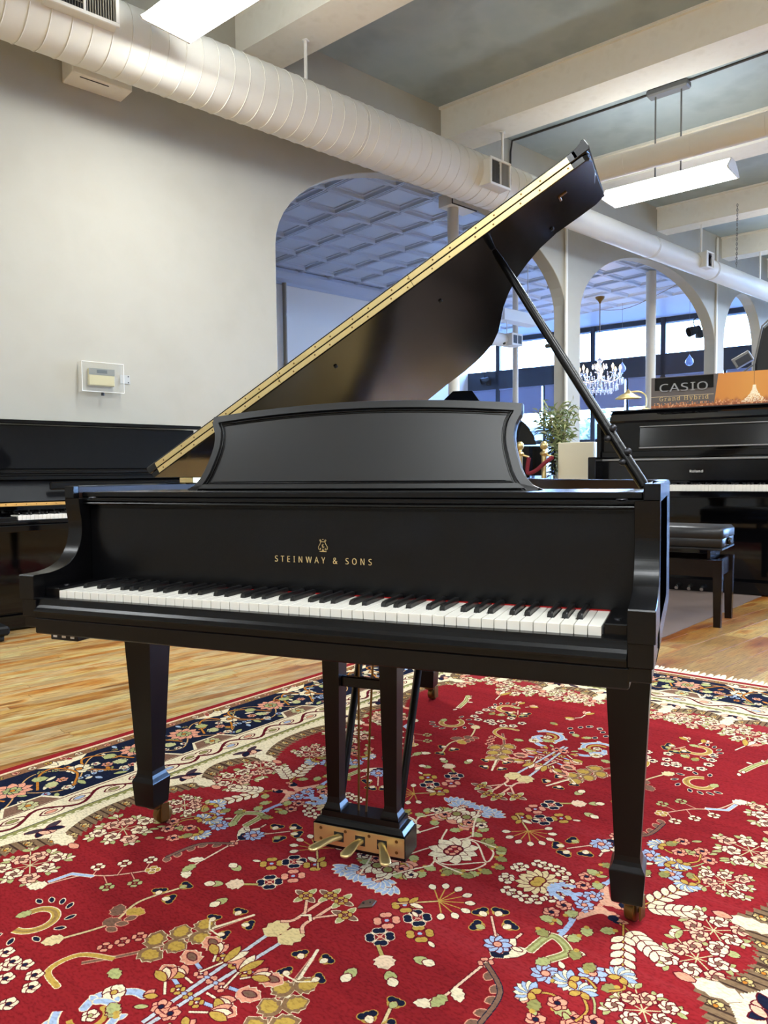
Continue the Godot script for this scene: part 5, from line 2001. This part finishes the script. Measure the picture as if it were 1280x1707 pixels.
const DQ := Vector3(-0.016, 0, -5.367)
func digital_piano() -> void:
	var t := thing("digital_piano", "tall glossy black digital piano at right with the banner standing on it", "digital piano", DQ, -10.0)
	var g: Material = M.gloss_black
	var st := sb()
	box(st, Vector3(0.81, 0.70, -0.26), Vector3(1.62, 1.37, 0.42), 0.005)
	obj("cabinet", st, g, t)
	st = sb()
	var lidp := PackedVector2Array([Vector2(-0.06, 1.385), Vector2(-0.055, 1.40), Vector2(-0.14, 1.475), Vector2(-0.15, 1.487), Vector2(-0.47, 1.487), Vector2(-0.47, 1.385)])
	prism(st, lidp, Transform3D(Vector3(0, 0, 1), Vector3(0, 1, 0), Vector3(-1, 0, 0), Vector3(1.54, 0, 0)), 1.45, 0.003)
	obj("raised_lid", st, g, t)
	st = sb()
	box(st, Vector3(0.81, 1.492, -0.30), Vector3(1.46, 0.012, 0.34), 0.003)
	obj("lid_top", st, M.desk_black, t)
	for s in [0.02, 1.60]:
		st = sb()
		box(st, Vector3(s, 1.235, -0.03), Vector3(0.035, 0.30, 0.06), 0.004)
		obj("side_post", st, g, t)
		st = sb()
		box(st, Vector3(s + (0.012 if s < 1.0 else -0.012), 0.935, 0.09), Vector3(0.065, 0.315, 0.30), 0.006)
		obj("cheek", st, g, t)
		st = sb()
		box(st, Vector3(s, 0.39, 0.20), Vector3(0.06, 0.76, 0.06), 0.005)
		obj("front_leg", st, g, t)
		st = sb()
		box(st, Vector3(s, 0.03, 0.08), Vector3(0.07, 0.06, 0.36), 0.006)
		obj("foot", st, g, t)
	st = sb()
	box(st, Vector3(0.84, 1.255, -0.035), Vector3(0.97, 0.165, 0.014), 0.003, Basis(Vector3.RIGHT, -0.12))
	var desk := obj("music_rest", st, M.lid_black, t)
	st = sb()
	box(st, Vector3(0.84, 1.345, -0.04), Vector3(0.97, 0.008, 0.02), 0.002)
	box(st, Vector3(0.84, 1.168, -0.02), Vector3(0.97, 0.012, 0.03), 0.002)
	obj("rest_edge", st, M.letter_grey, desk)
	st = sb()
	box(st, Vector3(0.81, 1.115, -0.02), Vector3(1.52, 0.05, 0.06), 0.004)
	obj("shelf", st, g, t)
	st = sb()
	box(st, Vector3(0.81, 1.068, 0.02), Vector3(1.50, 0.016, 0.05), 0.004)
	obj("trim_strip", st, M.letter_grey, t)
	st = sb()
	box(st, Vector3(0.81, 0.975, 0.02), Vector3(1.50, 0.165, 0.03), 0.003)
	var fb := obj("fallboard", st, M.lid_black, t)
	put("lettering", lettering("Roland", 0.019, "Droid Sans", 2), M.label_white, fb, Transform3D(Basis.from_scale(Vector3(1.2, 1, 1)), Vector3(0.815, 0.968, 0.0365)))
	simple_keys(t, 0.075, 0.0268, 0.812, 0.862, 0.04, 0.20)
	st = sb()
	box(st, Vector3(0.81, 0.787, 0.10), Vector3(1.48, 0.05, 0.26), 0.005)
	obj("key_bed", st, g, t)
	st = sb()
	box(st, Vector3(0.81, 0.05, -0.02), Vector3(1.60, 0.10, 0.10), 0.005)
	obj("pedal_rail", st, g, t)
	for k in 3:
		st = sb()
		var x := 0.69 + k * 0.095
		tube(st, [Vector3(x, 0.035, 0.02), Vector3(x, 0.04, 0.07), Vector3(x, 0.03, 0.13)], [0.012, 0.018, 0.014], 8)
		obj("pedal", st, M.chrome, t)
	# the banner on top
	var b := thing("banner", "grey and orange advertising banner standing on the digital piano", "banner", DQ + Vector3(0.95, 1.498, -0.17).rotated(Vector3.UP, deg_to_rad(-10)), -10.0)
	st = sb()
	box(st, Vector3(0, 0.13, -0.006), Vector3(1.07, 0.26, 0.010), 0.001)
	obj("board", st, M.box_cream, b)
	st = SurfaceTool.new()
	st.begin(Mesh.PRIMITIVE_TRIANGLES)
	for tr in [[0, 1, 2], [0, 2, 3]]:
		for k in [tr[0], tr[2], tr[1]]:
			var c: Vector2 = [Vector2(-0.535, 0), Vector2(0.535, 0), Vector2(0.535, 0.26), Vector2(-0.535, 0.26)][k]
			st.set_uv(Vector2(c.x / 1.07 + 0.5, 1.0 - c.y / 0.26))
			st.set_normal(Vector3(0, 0, 1))
			st.add_vertex(Vector3(c.x, c.y, 0.0))
	var pm := mat("banner_print", Color(1, 1, 1), 0.45)
	pm.albedo_texture = banner_print()
	put("print", st.commit(), pm, b)
	st = sb()
	box(st, Vector3(-0.275, 0.203, 0.004), Vector3(0.46, 0.104, 0.006), 0.002)
	var np := obj("name_plate", st, M.gloss_black, b)
	put("lettering", lettering("CASIO", 0.066, "Droid Sans", 3, 0.006), M.letter_grey, np, Transform3D(Basis.from_scale(Vector3(1.42, 1, 1)), Vector3(-0.275, 0.168, 0.010)))
	put("lettering", lettering("Grand Hybrid", 0.034, "Droid Serif", 9, 0.001), M.gold_leaf, b, Transform3D(Basis.IDENTITY, Vector3(-0.275, 0.078, 0.002)))
	# brass lamp
	var l := thing("piano_lamp", "brass piano lamp with a flared shade on top of the digital piano", "lamp", DQ + Vector3(0.35, 1.498, -0.26).rotated(Vector3.UP, deg_to_rad(-10)), -10.0)
	st = sb()
	lathe(st, [[0.05, 0.0], [0.048, 0.008], [0.03, 0.014], [0.012, 0.02], [0.006, 0.03]], 20)
	obj("base", st, M.brass, l)
	st = sb()
	tube(st, smooth_path([Vector3(0, 0.02, 0), Vector3(0.005, 0.08, 0), Vector3(-0.005, 0.13, 0), Vector3(-0.045, 0.160, 0), Vector3(-0.10, 0.166, 0), Vector3(-0.15, 0.160, 0)], 5), 0.006, 8)
	obj("arm", st, M.brass, l)
	st = sb()
	lathe(st, [[0.112, 0.108], [0.110, 0.116], [0.085, 0.130], [0.058, 0.146], [0.034, 0.156], [0.024, 0.172], [0.010, 0.182], [0.004, 0.192]], 28, Transform3D(Basis.from_scale(Vector3(1, 1, 0.6)), Vector3(-0.15, 0, 0)))
	obj("shade", st, M.brass, l)
	# bench
	var h := thing("piano_bench", "black leather piano bench in front of the digital piano", "bench", Vector3(0.69, 0, -4.0), -12.4)
	st = sb(0)
	box(st, Vector3(0, 0.575, 0), Vector3(0.58, 0.085, 0.40), 0.032)
	box(st, Vector3(0, 0.525, 0), Vector3(0.57, 0.08, 0.39), 0.012)
	obj("cushion", st, M.bench_leather, h)
	st = sb()
	box(st, Vector3(0, 0.482, 0), Vector3(0.575, 0.012, 0.395), 0.003)
	obj("piping", st, M.bench_leather, h)
	st = sb()
	for s in [-1.0, 1.0]:
		box(st, Vector3(s * 0.2, 0.44, 0), Vector3(0.02, 0.08, 0.3), 0.002)
	obj("lift_mechanism", st, M.inner_black, h)
	st = sb()
	box(st, Vector3(0, 0.36, 0.175), Vector3(0.54, 0.11, 0.022), 0.003)
	box(st, Vector3(0, 0.36, -0.175), Vector3(0.54, 0.11, 0.022), 0.003)
	box(st, Vector3(-0.255, 0.36, 0), Vector3(0.022, 0.11, 0.33), 0.003)
	box(st, Vector3(0.255, 0.36, 0), Vector3(0.022, 0.11, 0.33), 0.003)
	obj("apron", st, M.inner_black, h)
	for x in [-1.0, 1.0]:
		for z in [-1.0, 1.0]:
			st = sb()
			square_loft(st, [[-0.008, 0.021, 0.021], [0.30, 0.026, 0.026], [0.415, 0.026, 0.026]], Vector3(x * 0.262, 0, z * 0.18))
			obj("leg", st, M.inner_black, h)
		st = sb()
		lathe(st, [[0.0, 0.0], [0.02, 0.0], [0.024, 0.006], [0.024, 0.016], [0.018, 0.024], [0.0, 0.026]], 16, Transform3D(Basis(Vector3(0, -x, 0), Vector3(x, 0, 0), Vector3(0, 0, 1)), Vector3(x * 0.285, 0.525, 0.03)))
		obj("knob", st, M.gloss_black, h)
	# a stray brown tag lying on the rug
	st = sb()
	prism(st, PackedVector2Array([Vector2(-0.022, -0.012), Vector2(0.012, -0.014), Vector2(0.026, 0.004), Vector2(0.016, 0.014), Vector2(-0.006, 0.010)]), Transform3D(Vector3(1, 0, 0), Vector3(0, 0, -1), Vector3(0, 1, 0), Vector3.ZERO), 0.005, 0.0015)
	var tg := thing("leather_tag", "small brown leather tag with two rivets lying on the rug before the pedals", "tag", Vector3(0.076, 0.0005, -0.195), 35.0)
	obj("tag", st, M.leather_brown, tg)
	st = sb()
	for x in [-0.006, 0.010]:
		lathe(st, [[0.003, 0.005], [0.0025, 0.0062], [0.0, 0.0066]], 10, Transform3D(Basis.IDENTITY, Vector3(x, 0, 0.0)))
	obj("rivet", st, M.dark_metal, tg)
	# mat
	st = sb()
	hexa(st, [Vector3(0.42, -0.0079, -2.85), Vector3(1.26, -0.0079, -5.12), Vector3(0.0, -0.0079, -5.5), Vector3(-0.85, -0.0079, -3.3), Vector3(0.42, -0.003, -2.85), Vector3(1.26, -0.003, -5.12), Vector3(0.0, -0.003, -5.5), Vector3(-0.85, -0.003, -3.3)])
	tag(obj("floor_mat", st, M.mat_grey), "grey brown floor mat under the piano bench at right", "mat")

func banner_print() -> ImageTexture:
	var w := 856
	var h := 208
	var im := Image.create(w, h, false, Image.FORMAT_RGB8)
	var r2 := RandomNumberGenerator.new()
	r2.seed = 77
	for y in h:
		for x in w:
			var u := float(x) / w
			var v := float(y) / h
			var c := rgb(214, 146, 62).lerp(rgb(196, 110, 40), absf(u - 0.72) * 1.6)
			c = c.lerp(rgb(150, 80, 44), smoothstep(0.74, 1.0, v + 0.05 * sin(x * 0.11)))
			if u < 0.49 - 0.03 * v and v < 0.9:
				c = rgb(92, 84, 82)
			im.set_pixel(x, y, c)
	for k in 260:   # an audience in the lower strip
		var x := r2.randi_range(0, w - 8)
		var y := h - 8 - r2.randi_range(0, 30)
		im.fill_rect(Rect2i(x, y, r2.randi_range(4, 9), r2.randi_range(5, 12)), rgb(150, 84, 50).lerp(rgb(230, 170, 120), r2.randf()))
	im.fill_rect(Rect2i(0, int(h * 0.62), int(w * 0.46), 3), rgb(206, 186, 150))
	im.fill_rect(Rect2i(int(w * 0.735), 0, 2, int(h * 0.42)), rgb(90, 60, 40))
	for k in 900:   # a glowing lustre
		var a := r2.randf()
		var y := int(h * (0.42 + 0.5 * a))
		var half := int(8 + 70 * a * a)
		var x := int(w * 0.736) + r2.randi_range(-half, half)
		im.fill_rect(Rect2i(x, y, 3, 4), rgb(255, 250, 230).lerp(rgb(240, 200, 140), r2.randf() * 0.6))
	return ImageTexture.create_from_image(im)

func distant_things() -> void:
	# grand piano near the arcade, partly behind the music desk
	var t := thing("grand_piano", "distant black grand piano with raised lid behind the music desk", "grand piano", Vector3(-1.30, 0, -6.35), -13.0)
	var st := sb()
	var o := PackedVector2Array([Vector2(-0.72, 0.0), Vector2(-0.60, 0.48), Vector2(-0.43, 0.635), Vector2(-0.19, 0.625), Vector2(-0.06, 0.47), Vector2(0.12, 0.44), Vector2(0.34, 0.335), Vector2(0.50, 0.20), Vector2(0.58, 0.09), Vector2(0.615, 0.0)])
	prism(st, o, Transform3D(Basis(Vector3.RIGHT, -0.25), Vector3(0, 1.245, -0.02)), 0.022, 0.003)
	obj("lid", st, M.gloss_black, t)
	st = sb()
	var plan := PackedVector2Array()
	for k in 28:
		var a := TAU * k / 28.0
		plan.append(Vector2(-0.05 + 0.68 * signf(cos(a)) * pow(absf(cos(a)), 0.6), -0.35 + 0.45 * signf(sin(a)) * pow(absf(sin(a)), 0.6)))
	prism(st, plan, Transform3D(Vector3(1, 0, 0), Vector3(0, 0, 1), Vector3(0, -1, 0), Vector3(0, 1.235, 0)), 0.30, 0.004)
	obj("case", st, M.gloss_black, t)
	for p in [Vector3(-0.55, 0, -0.15), Vector3(0.45, 0, -0.15), Vector3(-0.05, 0, -0.65)]:
		st = sb()
		square_loft(st, [[0.05, 0.03, 0.03], [0.95, 0.06, 0.06]], p)
		lathe(st, [[0.02, -0.008], [0.03, 0.02], [0.02, 0.05]], 12, Transform3D(Basis.IDENTITY, p))
		obj("leg", st, M.gloss_black, t)
	# rope barrier
	var posts := [Vector3(-0.585, 0, -6.02), Vector3(-0.81, 0, -5.98)]
	for k in 2:
		t = thing("stanchion", ["brass rope post with a ball top beside the potted plant", "brass rope post nearest the music desk edge"][k], "stanchion", posts[k], 0.0, "rope barrier posts")
		st = sb()
		lathe(st, [[0.10, -0.008], [0.10, 0.01], [0.09, 0.025], [0.04, 0.04], [0.026, 0.06], [0.024, 1.13], [0.036, 1.14], [0.040, 1.152], [0.034, 1.165], [0.018, 1.175], [0.016, 1.19], [0.030, 1.20], [0.040, 1.225], [0.036, 1.25], [0.020, 1.268], [0.0, 1.272]], 20)
		obj("post", st, M.brass, t)
		st = sb()
		rod(st, Vector3(0.02, 1.14, 0), Vector3(0.09, 1.12, 0.01), 0.01, 8)
		obj("hook", st, M.brass, t)
	st = sb()
	tube(st, smooth_path([posts[0] + Vector3(0.09, 1.115, 0.02), posts[0] + Vector3(0.02, 1.06, 0.06), posts[0] + Vector3(-0.07, 0.985, 0.06), posts[0] + Vector3(-0.15, 0.97, 0.05), posts[1] + Vector3(0.09, 1.115, 0.01)], 5), 0.02, 8)
	tag(obj("barrier_rope", st, M.rope_red), "dark red velvet rope between the two brass posts", "rope")
	# bamboo-like plant in a pot
	t = thing("potted_plant", "potted bamboo-leaved plant in front of the arcade column", "plant", Vector3(-0.555, 0, -6.72))
	st = sb()
	lathe(st, [[0.0, -0.008], [0.11, -0.008], [0.14, 0.30], [0.15, 0.33], [0.13, 0.33], [0.12, 0.29], [0.0, 0.29]], 24)
	obj("pot", st, M.box_cream, t)
	st = sb()
	var tips := []
	for k in 10:
		var b := Vector3(rng.randf_range(-0.05, 0.03), 0.29, rng.randf_range(-0.04, 0.04))
		var e := Vector3(rng.randf_range(-0.20, 0.24), rng.randf_range(1.42, 1.66), rng.randf_range(-0.15, 0.15))
		var m := b.lerp(e, 0.6)
		m.x = b.x * 0.8 - 0.02
		m.z = b.z
		var p := smooth_path([b, m, e], 8)
		tube(st, p, 0.005, 5)
		tips.append(p)
	obj("cane", st, M.cane_grey, t)
	for pass_no in 2:
		st = sb()
		for p in tips:
			for k in (56 if pass_no == 0 else 22):
				var at: Vector3 = p[rng.randi_range(8, p.size() - 1)] + Vector3(rng.randfn(), rng.randfn(), rng.randfn()) * 0.045
				var d := Vector3(rng.randfn(), rng.randfn() * 0.7 - 0.15, rng.randfn()).normalized()
				var l := rng.randf_range(0.09, 0.16)
				var o2 := d.cross(Vector3(rng.randfn(), rng.randfn(), rng.randfn())).normalized() * 0.009
				var mid := at + d * l * 0.4 + Vector3(0, 0.012, 0)
				tri(st, at, mid + o2, at + d * l)
				tri(st, at, at + d * l, mid - o2)
		stuff(obj("foliage", st, M.leaf_green if pass_no == 0 else M.leaf_pale, t))
	# white cabinet
	t = thing("cabinet", "plain cream cabinet beside the digital piano's left end", "cabinet", Vector3(-0.275, 0, -6.28), -8.0)
	st = sb()
	box(st, Vector3(0, 0.625, 0), Vector3(0.355, 1.265, 0.30), 0.006)
	obj("body", st, M.box_cream, t)
	st = sb()
	box(st, Vector3(0, 0.63, 0.155), Vector3(0.345, 1.25, 0.012), 0.003)
	obj("panel", st, M.box_cream, t)
	# posts in the next room
	for k in 3:
		var r: Array = [[5.72, -4.79, 0.066, "white round post behind the open lid with a boxed cap"], [10.62, -4.95, 0.078, "white round post standing in the second arch"], [9.72, -7.0, 0.05, "slim white post in front of the shop windows"]][k]
		t = thing("support_post", r[3], "post", R(r[0], -0.008, r[1]), ROOM, "white support posts")
		st = sb()
		lathe(st, [[r[2] * 1.5, 0.0], [r[2] * 1.5, 0.03], [r[2], 0.05], [r[2], 4.2]], 24)
		obj("shaft", st, M.arch_white, t)
		if k == 0:
			st = sb()
			box(st, Vector3(0.08, 4.135, 0.0), Vector3(0.42, 0.15, 0.22), 0.004)
			obj("cap", st, M.duct_paint, t)
			st = sb()
			box(st, Vector3(0.08, 4.064, 0.108), Vector3(0.43, 0.012, 0.012), 0.002)
			box(st, Vector3(-0.128, 4.10, 0.108), Vector3(0.012, 0.08, 0.012), 0.002)
			obj("cap_edge", st, M.seam_dark, t)
	# duct piece over the windows
	t = thing("ceiling_duct", "white duct end with a square vent hanging before the shop windows", "air duct", R(8.25, 0, -6.0), ROOM)
	st = sb()
	lathe(st, [[0.10, -1.6], [0.10, 0.0]], 24, Transform3D(Basis(Vector3(0, -1, 0), Vector3(1, 0, 0), Vector3(0, 0, 1)), Vector3(0, 2.965, 0)))
	obj("run", st, M.white_paint, t)
	st = sb()
	box(st, Vector3(0.02, 2.965, 0.06), Vector3(0.26, 0.18, 0.22), 0.004)
	var vb := obj("vent_box", st, M.white_paint, t)
	st = sb()
	for k in [-1.0, 1.0]:
		box(st, Vector3(0.02 + k * 0.055, 2.965, 0.172), Vector3(0.085, 0.12, 0.004), 0.0)
	obj("grille", st, M.grille_dark, vb)
	st = sb()
	box(st, Vector3(0.22, 3.335, 0.0), Vector3(0.84, 0.17, 0.2), 0.004)
	obj("beam_box", st, M.white_paint, t)
	st = sb()
	for x in [-0.1, 0.5]:
		rod(st, Vector3(x, 3.4, 0), Vector3(x, 4.2, 0), 0.008, 6)
	rod(st, Vector3(-0.02, 3.05, 0), Vector3(-0.02, 3.27, 0), 0.008, 6)
	obj("hanger", st, M.white_paint, t)
	chandelier()
	for k in 2:
		var p: Vector3 = [R(12.4, 2.95, -6.5), R(12.07, 2.88, -5.0)][k]
		t = thing("glass_drop", ["blue glass drop hanging to the right of the chandelier", "blue glass drop hanging under the black spotlight"][k], "ornament", p, 0.0, "hanging glass drops")
		st = sb()
		lathe(st, [[0.0, -0.075], [0.045, -0.06], [0.07, -0.02], [0.062, 0.03], [0.035, 0.07], [0.012, 0.11], [0.004, 0.13]], 16)
		obj("drop", st, M.blue_glass, t)
		st = sb()
		rod(st, Vector3(0, 0.12, 0), Vector3(0, 4.21 - p.y, 0), 0.0025, 5)
		obj("wire", st, M.stem_grey, t)
	for k in 2:
		var p: Vector3 = [R(11.45, 3.30, -4.62), Vector3(-1.61, 0, -16.36) + Vector3(-2.38, 3.22, 0.25).rotated(Vector3.UP, deg_to_rad(-15))][k]
		t = thing("spotlight", ["black spotlight hanging at the edge of the second arch", "small black spotlight on the dark band over the left windows"][k], "spotlight", p, 30.0, "black spotlights")
		st = sb()
		lathe(st, [[0.03, -0.10], [0.062, -0.09], [0.062, 0.0], [0.075, 0.02], [0.085, 0.11], [0.075, 0.11], [0.06, 0.03]], 18, Transform3D(Basis(Vector3.BACK, 1.9), Vector3.ZERO))
		obj("head", st, M.rubber, t)
		st = sb()
		box(st, Vector3(0.09, -0.06, 0), Vector3(0.11, 0.13, 0.09), 0.01)
		obj("ballast", st, M.rubber, t)
		st = sb()
		tube(st, smooth_path([Vector3(0.05, 0.0, 0), Vector3(-0.02, 0.12, 0), Vector3(0.02, 0.20, 0), Vector3(0.12, 0.21, 0)], 4), 0.01, 6)
		rod(st, Vector3(0.12, 0.21, 0), Vector3(0.12, 4.21 - p.y if k == 0 else 0.3, 0), 0.012, 6)
		obj("bracket", st, M.rubber, t)
	# the dark shapes behind the banner at the frame's right edge
	t = thing("padded_panel", "tall dark padded panel with a grey edge behind the banner", "panel", Vector3(1.31, 0, -5.68), -10.0)
	st = sb()
	prism(st, PackedVector2Array([Vector2(-0.10, 0.0), Vector2(0.5, 0.0), Vector2(0.5, 2.35), Vector2(0.10, 2.28), Vector2(-0.03, 2.16), Vector2(-0.085, 1.86)]), Transform3D(Basis.IDENTITY, Vector3(0, -0.008, -0.08)), 0.10, 0.02)
	obj("pad", st, M.rubber, t)
	st = sb()
	tube(st, [Vector3(-0.10, 0.3, 0.02), Vector3(-0.09, 1.86, 0.02), Vector3(-0.035, 2.16, 0.02), Vector3(0.095, 2.285, 0.02)], 0.007, 6)
	obj("edge_piping", st, M.stem_grey, t)
	t = thing("flood_lamp", "grey rectangular floodlight head on a tilted bracket beside the dark panel", "floodlight", Vector3(1.135, 1.9, -5.72), -10.0)
	st = sb()
	box(st, Vector3(0, 0, 0), Vector3(0.15, 0.09, 0.08), 0.006, Basis(Vector3.BACK, 0.5))
	obj("head", st, M.stem_grey, t)
	st = sb()
	box(st, Vector3(0.01, -0.006, 0.041), Vector3(0.115, 0.06, 0.004), 0.001, Basis(Vector3.BACK, 0.5))
	obj("lens", st, M.grille_dark, t)
	st = sb()
	tube(st, [Vector3(-0.03, -0.13, 0), Vector3(0.06, -0.06, 0), Vector3(0.13, -0.03, 0)], 0.008, 6)
	obj("bracket", st, M.stem_grey, t)

func chandelier() -> void:
	var t := thing("chandelier", "lit crystal chandelier hanging in the next room seen through the second arch", "chandelier", R(11.62, 2.47, -6.51))
	var st := sb()
	lathe(st, [[0.0, 1.62], [0.015, 1.62], [0.03, 1.66], [0.08, 1.71], [0.085, 1.74]], 18)
	obj("canopy", st, M.brass_dark, t)
	st = sb()
	rod(st, Vector3(0, 0.6, 0), Vector3(0, 1.64, 0), 0.009, 6)
	tube(st, smooth_path([Vector3(0, 1.50, 0), Vector3(0.55, 1.46, 0.2), Vector3(1.4, 1.74, 0.5)], 5), 0.005, 5)
	obj("chain", st, M.brass_dark, t)
	st = sb()
	lathe(st, [[0.0, 0.02], [0.05, 0.05], [0.03, 0.12], [0.06, 0.2], [0.025, 0.3], [0.045, 0.4], [0.02, 0.5], [0.06, 0.56], [0.012, 0.62]], 14)
	obj("stem", st, M.chrome, t)
	for k in 8:
		var a := TAU * k / 8.0
		var d := Vector3(cos(a), 0, sin(a))
		st = sb()
		tube(st, smooth_path([d * 0.03 + Vector3(0, 0.22, 0), d * 0.18 + Vector3(0, 0.16, 0), d * 0.32 + Vector3(0, 0.20, 0), d * 0.37 + Vector3(0, 0.29, 0)], 4), 0.010, 6)
		lathe(st, [[0.005, 0.29], [0.05, 0.30], [0.055, 0.315], [0.012, 0.315], [0.012, 0.38]], 12, Transform3D(Basis.IDENTITY, d * 0.37))
		var arm := obj("arm", st, M.chrome, t)
		st = sb()
		lathe(st, [[0.006, 0.38], [0.022, 0.40], [0.024, 0.42], [0.012, 0.45], [0.0, 0.475]], 10, Transform3D(Basis.IDENTITY, d * 0.37))
		obj("candle_bulb", st, M.bulb_glow, arm)
	st = sb()
	for ring in [[0.42, 0.24, 30, 0.13], [0.33, 0.12, 26, 0.12], [0.22, 0.04, 18, 0.10], [0.13, 0.50, 10, 0.10], [0.38, 0.32, 16, 0.08]]:
		for k in ring[2]:
			var a: float = TAU * k / ring[2] + ring[0] * 7.0
			var c := Vector3(cos(a) * ring[0], ring[1], sin(a) * ring[0])
			lathe(st, [[0.0, -ring[3]], [0.016, -ring[3] * 0.75], [0.011, -ring[3] * 0.4], [0.004, -ring[3] * 0.3], [0.012, -ring[3] * 0.15], [0.0, 0.0]], 6, Transform3D(Basis.IDENTITY, c))
	stuff(obj("crystal_drops", st, M.crystal, t))
	var l := OmniLight3D.new()
	l.name = "chandelier_light"
	l.light_energy = 0.7
	l.light_color = Color(1.0, 0.86, 0.64)
	l.light_size = 0.3
	l.omni_range = 20.0
	l.omni_attenuation = 2.0
	l.shadow_enabled = true
	t.add_child(l)
	l.position = Vector3(0, 0.52, 0)
